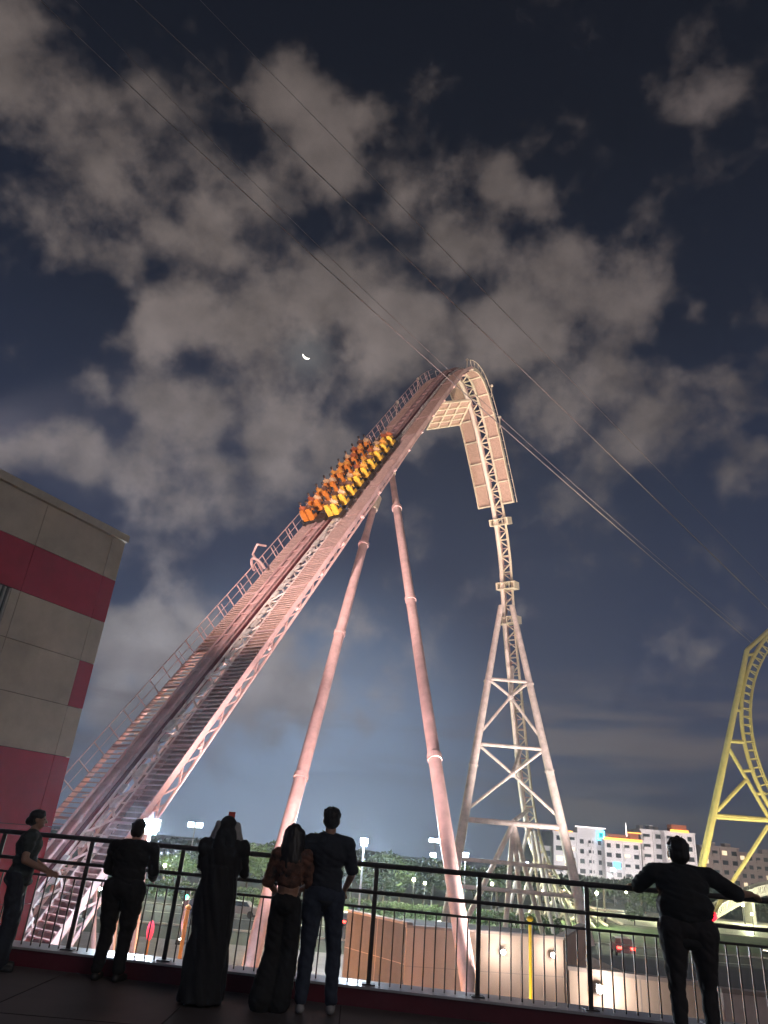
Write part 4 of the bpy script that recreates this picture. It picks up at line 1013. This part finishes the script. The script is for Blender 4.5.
person('woman with long dark hair in a patterned crop top and flared dark trousers', -.64, 8.15, R(-4), 1.64,
       dict(al=((-.22,.03,1.16),(-.15,.2,1.05)), ar=((.22,.05,1.16),(.1,.22,1.1)), tm=mat('patterned_cloth', (.16,.07,.045), .85, var=.7, scale=14, var2=(.02,.02,.02)), bm=BLK, sm=SH_L, hair='long', hm=HAIR, w=.8, sleeve=.5, flare=.06, crop=True, yaw=R(-12),
            feet=((-.13,-.02),(.04,.02)), knees=((-.085,.03),(.07,.05))))
person('tall man in a dark T-shirt and jeans standing at the centre of the railing', -.27, 8.2, R(2), 1.83,
       dict(al=((-.26,.02,1.17),(-.2,.2,.99)), ar=((.27,.03,1.17),(.2,.22,1.0)), tm=NAVY, bm=JEANS, sm=SH_W, hair='short', hm=HAIR, w=1.06, sleeve=.5, feet=((-.12,-.04),(.17,.02)), knees=((-.11,.02),(.15,.05))))
person('heavy man in a black T-shirt leaning on the railing with both arms spread', 3.33, 7.86, R(-14), 1.83,
       dict(al=((-.40,.20,1.30),(-.40,.44,1.30)), ar=((.52,.20,1.30),(.72,.42,1.30)), alh=(-.5,.6,-.1), arh=(.5,.6,-.1), aln=(0,.2,-1), arn=(0,.2,-1), tm=BLK, bm=col_m('charcoal_trousers', (.022,.018,.02)), sm=SH_D, hair='short', hm=HAIR, w=1.42, bw=.055, hs=1.2, hoff=(0,0,-.035), belly=.2, sleeve=.62, lean=.10, hfwd=.04,
            feet=((-.14,-.05),(.15,.02)), knees=((-.14,.0),(.15,.06)), hem=.86))
# ------------------------------------------------------------------ world: night sky with city lit clouds
sc = bpy.context.scene
w = bpy.data.worlds.new('World'); sc.world = w; w.use_nodes = True; nt = w.node_tree; N = nt.nodes; Lk = nt.links
bg = N['Background']; tc = N.new('ShaderNodeTexCoord')
def nd(t, **k):
    n = N.new(t)
    for a, v in k.items(): setattr(n, a, v)
    return n
def setin(n, i, v):
    if isinstance(v, bpy.types.NodeSocket): Lk.new(v, n.inputs[i])
    else: n.inputs[i].default_value = v
def mth(op, a, b=0., c=None, clamp=False):
    n = nd('ShaderNodeMath', operation=op, use_clamp=clamp); setin(n, 0, a); setin(n, 1, b)
    if c is not None: setin(n, 2, c)
    return n.outputs[0]
def vm(op, a, b=None):
    n = nd('ShaderNodeVectorMath', operation=op); setin(n, 0, a)
    if b is not None: setin(n, 1, b)
    return n
def mr(v, a, b, c, d, smooth=True):
    n = nd('ShaderNodeMapRange', interpolation_type='SMOOTHSTEP' if smooth else 'LINEAR')
    for i, x in enumerate((v, a, b, c, d)): setin(n, i, x)
    return n.outputs[0]
def mixc(f, a, b, op='MIX'):
    n = nd('ShaderNodeMix', data_type='RGBA', blend_type=op); setin(n, 0, f); setin(n, 6, a); setin(n, 7, b); return n.outputs[2]
dirv = vm('NORMALIZE', tc.outputs['Generated']).outputs[0]
sep = nd('ShaderNodeSeparateXYZ'); Lk.new(dirv, sep.inputs[0]); zc = sep.outputs['Z']
def noisen(scale, detail=6, rough=.6, off=(0,0,0), vec=None):
    mp = nd('ShaderNodeMapping'); mp.inputs['Location'].default_value = off; Lk.new(vec or dirv, mp.inputs[0])
    n = nd('ShaderNodeTexNoise'); n.inputs['Scale'].default_value = scale; n.inputs['Detail'].default_value = detail; n.inputs['Roughness'].default_value = rough
    Lk.new(mp.outputs[0], n.inputs['Vector']); return n
# warp the direction a little so cloud edges billow
nw = noisen(5.5, 4, .55, (3,1,7)); wv = vm('SUBTRACT', nw.outputs['Color'], (.5,.5,.5)).outputs[0]
sca = nd('ShaderNodeVectorMath', operation='SCALE'); Lk.new(wv, sca.inputs[0]); sca.inputs['Scale'].default_value = .16
dw = vm('ADD', dirv, sca.outputs[0]).outputs[0]
blobs = [ # px, py, radius px, weight
 (30,90,110,.75),(90,170,120,.75),(160,110,90,.55),(140,235,85,.8),(215,250,85,.8),(20,20,90,.6),(300,85,70,1.0),(320,150,85,1.0),(360,120,60,.85),(255,190,75,.8),(400,190,70,.75),(440,160,70,.6),
 (500,190,55,.85),(545,195,40,.7),(95,380,42,.9),(180,330,80,.95),(250,330,90,1.0),(160,400,80,.9),(320,300,95,1.0),(380,330,95,.95),(270,420,90,1.0),(200,440,85,.9),(130,460,75,.8),(60,455,65,.85),(20,450,50,.7),
 (460,260,80,.9),(500,330,90,.9),(560,280,75,.85),(620,300,70,.9),(600,360,75,.85),(540,400,80,.9),(640,400,70,.85),(620,440,65,.8),(690,330,32,.6),(700,430,60,.6),(750,450,65,.7),(755,390,45,.7),(690,115,62,.75),(660,100,45,.5),(640,210,45,.45),
 (330,460,70,.8),(220,520,60,.6),(180,570,50,.7),(190,520,60,.7),(130,560,45,.6),(430,420,70,.7),(350,620,70,.5),(300,600,60,.5),
 (170,655,95,1.15),(120,640,75,1.0),(250,680,85,1.05),(320,685,70,.8),(390,705,45,.7),(110,710,75,.9),(200,720,80,.8)]
dens = None; pxr = 1/ray(384,300).length
for (px, py, r, wt) in blobs:
    c = ray(px, py); k = 1/c.length; c = c.normalized()
    d = vm('DISTANCE', dw, tuple(c)).outputs['Value']
    v = mth('MULTIPLY', mr(d, 0., r*k*1.3, 1., 0.), wt)
    dens = v if dens is None else mth('SMOOTH_MAX', dens, v, .35)
n1 = noisen(9, 10, .6, (1.3,2.1,.4)).outputs['Fac']; n2 = noisen(3.0, 6, .6, (5,2,9)).outputs['Fac']
beh = mr(sep.outputs['Y'], .35, -.2, 0., .62)         # clouds behind the viewer too
dens = mth('MAXIMUM', dens, mth('MULTIPLY', beh, n2))
dn = mth('ADD', dens, mth('MULTIPLY', mth('ADD', mth('SUBTRACT', n1, .5), mth('MULTIPLY', mth('SUBTRACT', noisen(17, 8, .55, (4,4,1)).outputs['Fac'], .5), .6)), 1.5))
cl = mr(dn, .30, .92, 0., 1.)
# flat streaks near the horizon
sq = nd('ShaderNodeMapping'); sq.inputs['Scale'].default_value = (1.6, 1.6, 13); Lk.new(dirv, sq.inputs[0])
ns = noisen(2.3, 7, .55, (.3,.8,.15), sq.outputs[0]).outputs['Fac']
st = mth('MULTIPLY', mth('MULTIPLY', mr(ns, .42, .60, 0., 1.), mr(zc, .02, .07, 0., 1.)), mr(zc, .26, .14, 0., 1.))
# base sky: dark overhead, city glow below
az = nd('ShaderNodeMath', operation='ARCTAN2'); Lk.new(sep.outputs['X'], az.inputs[0]); Lk.new(sep.outputs['Y'], az.inputs[1]); azv = az.outputs[0]
rp = nd('ShaderNodeValToRGB'); Lk.new(zc, rp.inputs[0]); e = rp.color_ramp.elements
e[0].position = 0; e[0].color = (.055,.058,.088,1); e[1].position = 1; e[1].color = (.0035,.004,.007,1)
for p, c in ((.10,(.042,.048,.088,1)),(.25,(.028,.035,.070,1)),(.45,(.017,.022,.044,1)),(.62,(.009,.0115,.022,1)),(.8,(.005,.0062,.011,1))):
    x = e.new(p); x.color = c
base = rp.outputs[0]
gl = mth('MULTIPLY', mr(azv, -.75, -.05, .0, 1.), mr(azv, .22, -.10, 0., 1.)); gl = mr(vm('DISTANCE', dirv, tuple(ray(290,830).normalized())).outputs['Value'], .40, .0, 0., 1.)
base = mixc(gl, base, (.24,.32,.46,1))
right = mr(azv, .0, .6, 0., 1.)
nc = noisen(13, 7, .6, (8,8,8)).outputs['Fac']; shade = mr(nc, .3, .7, .66, 1.22, False)
cc = nd('ShaderNodeValToRGB'); Lk.new(zc, cc.inputs[0]); e = cc.color_ramp.elements
e[0].position = 0; e[0].color = (.105,.10,.125,1); e[1].position = 1; e[1].color = (.075,.062,.056,1)
for p, c in ((.22,(.24,.225,.24,1)),(.40,(.155,.137,.139,1)),(.62,(.135,.113,.106,1)),(.8,(.10,.082,.076,1))): x = e.new(p); x.color = c
ccol = mixc(mth('MULTIPLY', right, .62), cc.outputs[0], (.075,.062,.062,1))
sc_ = nd('ShaderNodeVectorMath', operation='SCALE'); Lk.new(ccol, sc_.inputs[0]); Lk.new(shade, sc_.inputs['Scale'])
sky = mixc(cl, base, sc_.outputs[0])
sky = mixc(mth('MULTIPLY', mth('MULTIPLY', st, .8), mth('SUBTRACT', 1.0, gl)), sky, (.11,.093,.10,1))
nish = nd('ShaderNodeTexSky', sky_type='NISHITA'); nish.sun_disc = False; nish.sun_elevation = R(-4); nish.sun_rotation = R(200)
mh = mth('MULTIPLY', mth('POWER', mr(vm('DISTANCE', dirv, tuple(ray(307,355).normalized())).outputs['Value'], .0, .075, 1., 0.), 2.5), .16)
sky = mixc(mh, sky, (.55,.52,.48,1))
add = nd('ShaderNodeVectorMath', operation='MULTIPLY_ADD'); Lk.new(nish.outputs[0], add.inputs[0]); add.inputs[1].default_value = (.05,.05,.05); Lk.new(sky, add.inputs[2])
Lk.new(add.outputs[0], bg.inputs['Color']); bg.inputs['Strength'].default_value = 1.0
# soft city glow from behind and above the viewer
sl = bpy.data.lights.new('Sun', 'SUN'); sl.energy = .25; sl.angle = R(25); sl.color = (1, .86, .76); so = bpy.data.objects.new('Sun', sl); col.objects.link(so)
so.rotation_euler = Vector((-.55, .75, -.45)).to_track_quat('-Z', 'Y').to_euler()
g = MB(); g.box(-905, 905, -905, 905, -7, 75); hm_ = bpy.data.materials.new('haze'); hm_.use_nodes = True; hn = hm_.node_tree; hn.nodes.clear()
ho = hn.nodes.new('ShaderNodeOutputMaterial'); pv = hn.nodes.new('ShaderNodeVolumePrincipled'); pv.inputs['Density'].default_value = .0008; pv.inputs['Color'].default_value = (.72,.84,1,1); pv.inputs['Anisotropy'].default_value = .45
hn.links.new(pv.outputs[0], ho.inputs['Volume']); o = g.build('haze', hm_); o['kind'] = 'stuff'
# ------------------------------------------------------------------ camera
cam = bpy.data.cameras.new('Camera'); co = bpy.data.objects.new('Camera', cam); col.objects.link(co); sc.camera = co
cam.sensor_fit = 'VERTICAL'; cam.sensor_height = 36; cam.sensor_width = 27; cam.lens = 36*F/1024; cam.clip_end = 6000; cam.clip_start = .05
fw = Vector((0, math.cos(PITCH), math.sin(PITCH))); up = Vector((0, -math.sin(PITCH), math.cos(PITCH))); rt = Vector((1,0,0))
# the picture is turned so that true up leans right by ROLL
cu = up*math.cos(ROLL)-rt*math.sin(ROLL); crt = rt*math.cos(ROLL)+up*math.sin(ROLL)
m = Matrix.Identity(4)
for i, v in enumerate((crt, cu, -fw, Vector((0,0,EYE)))):
    for j in range(3): m[j][i] = v[j]
co.matrix_world = m
sc.view_settings.view_transform = 'Standard'; sc.view_settings.look = 'None'; sc.view_settings.exposure = .4; sc.view_settings.gamma = 1
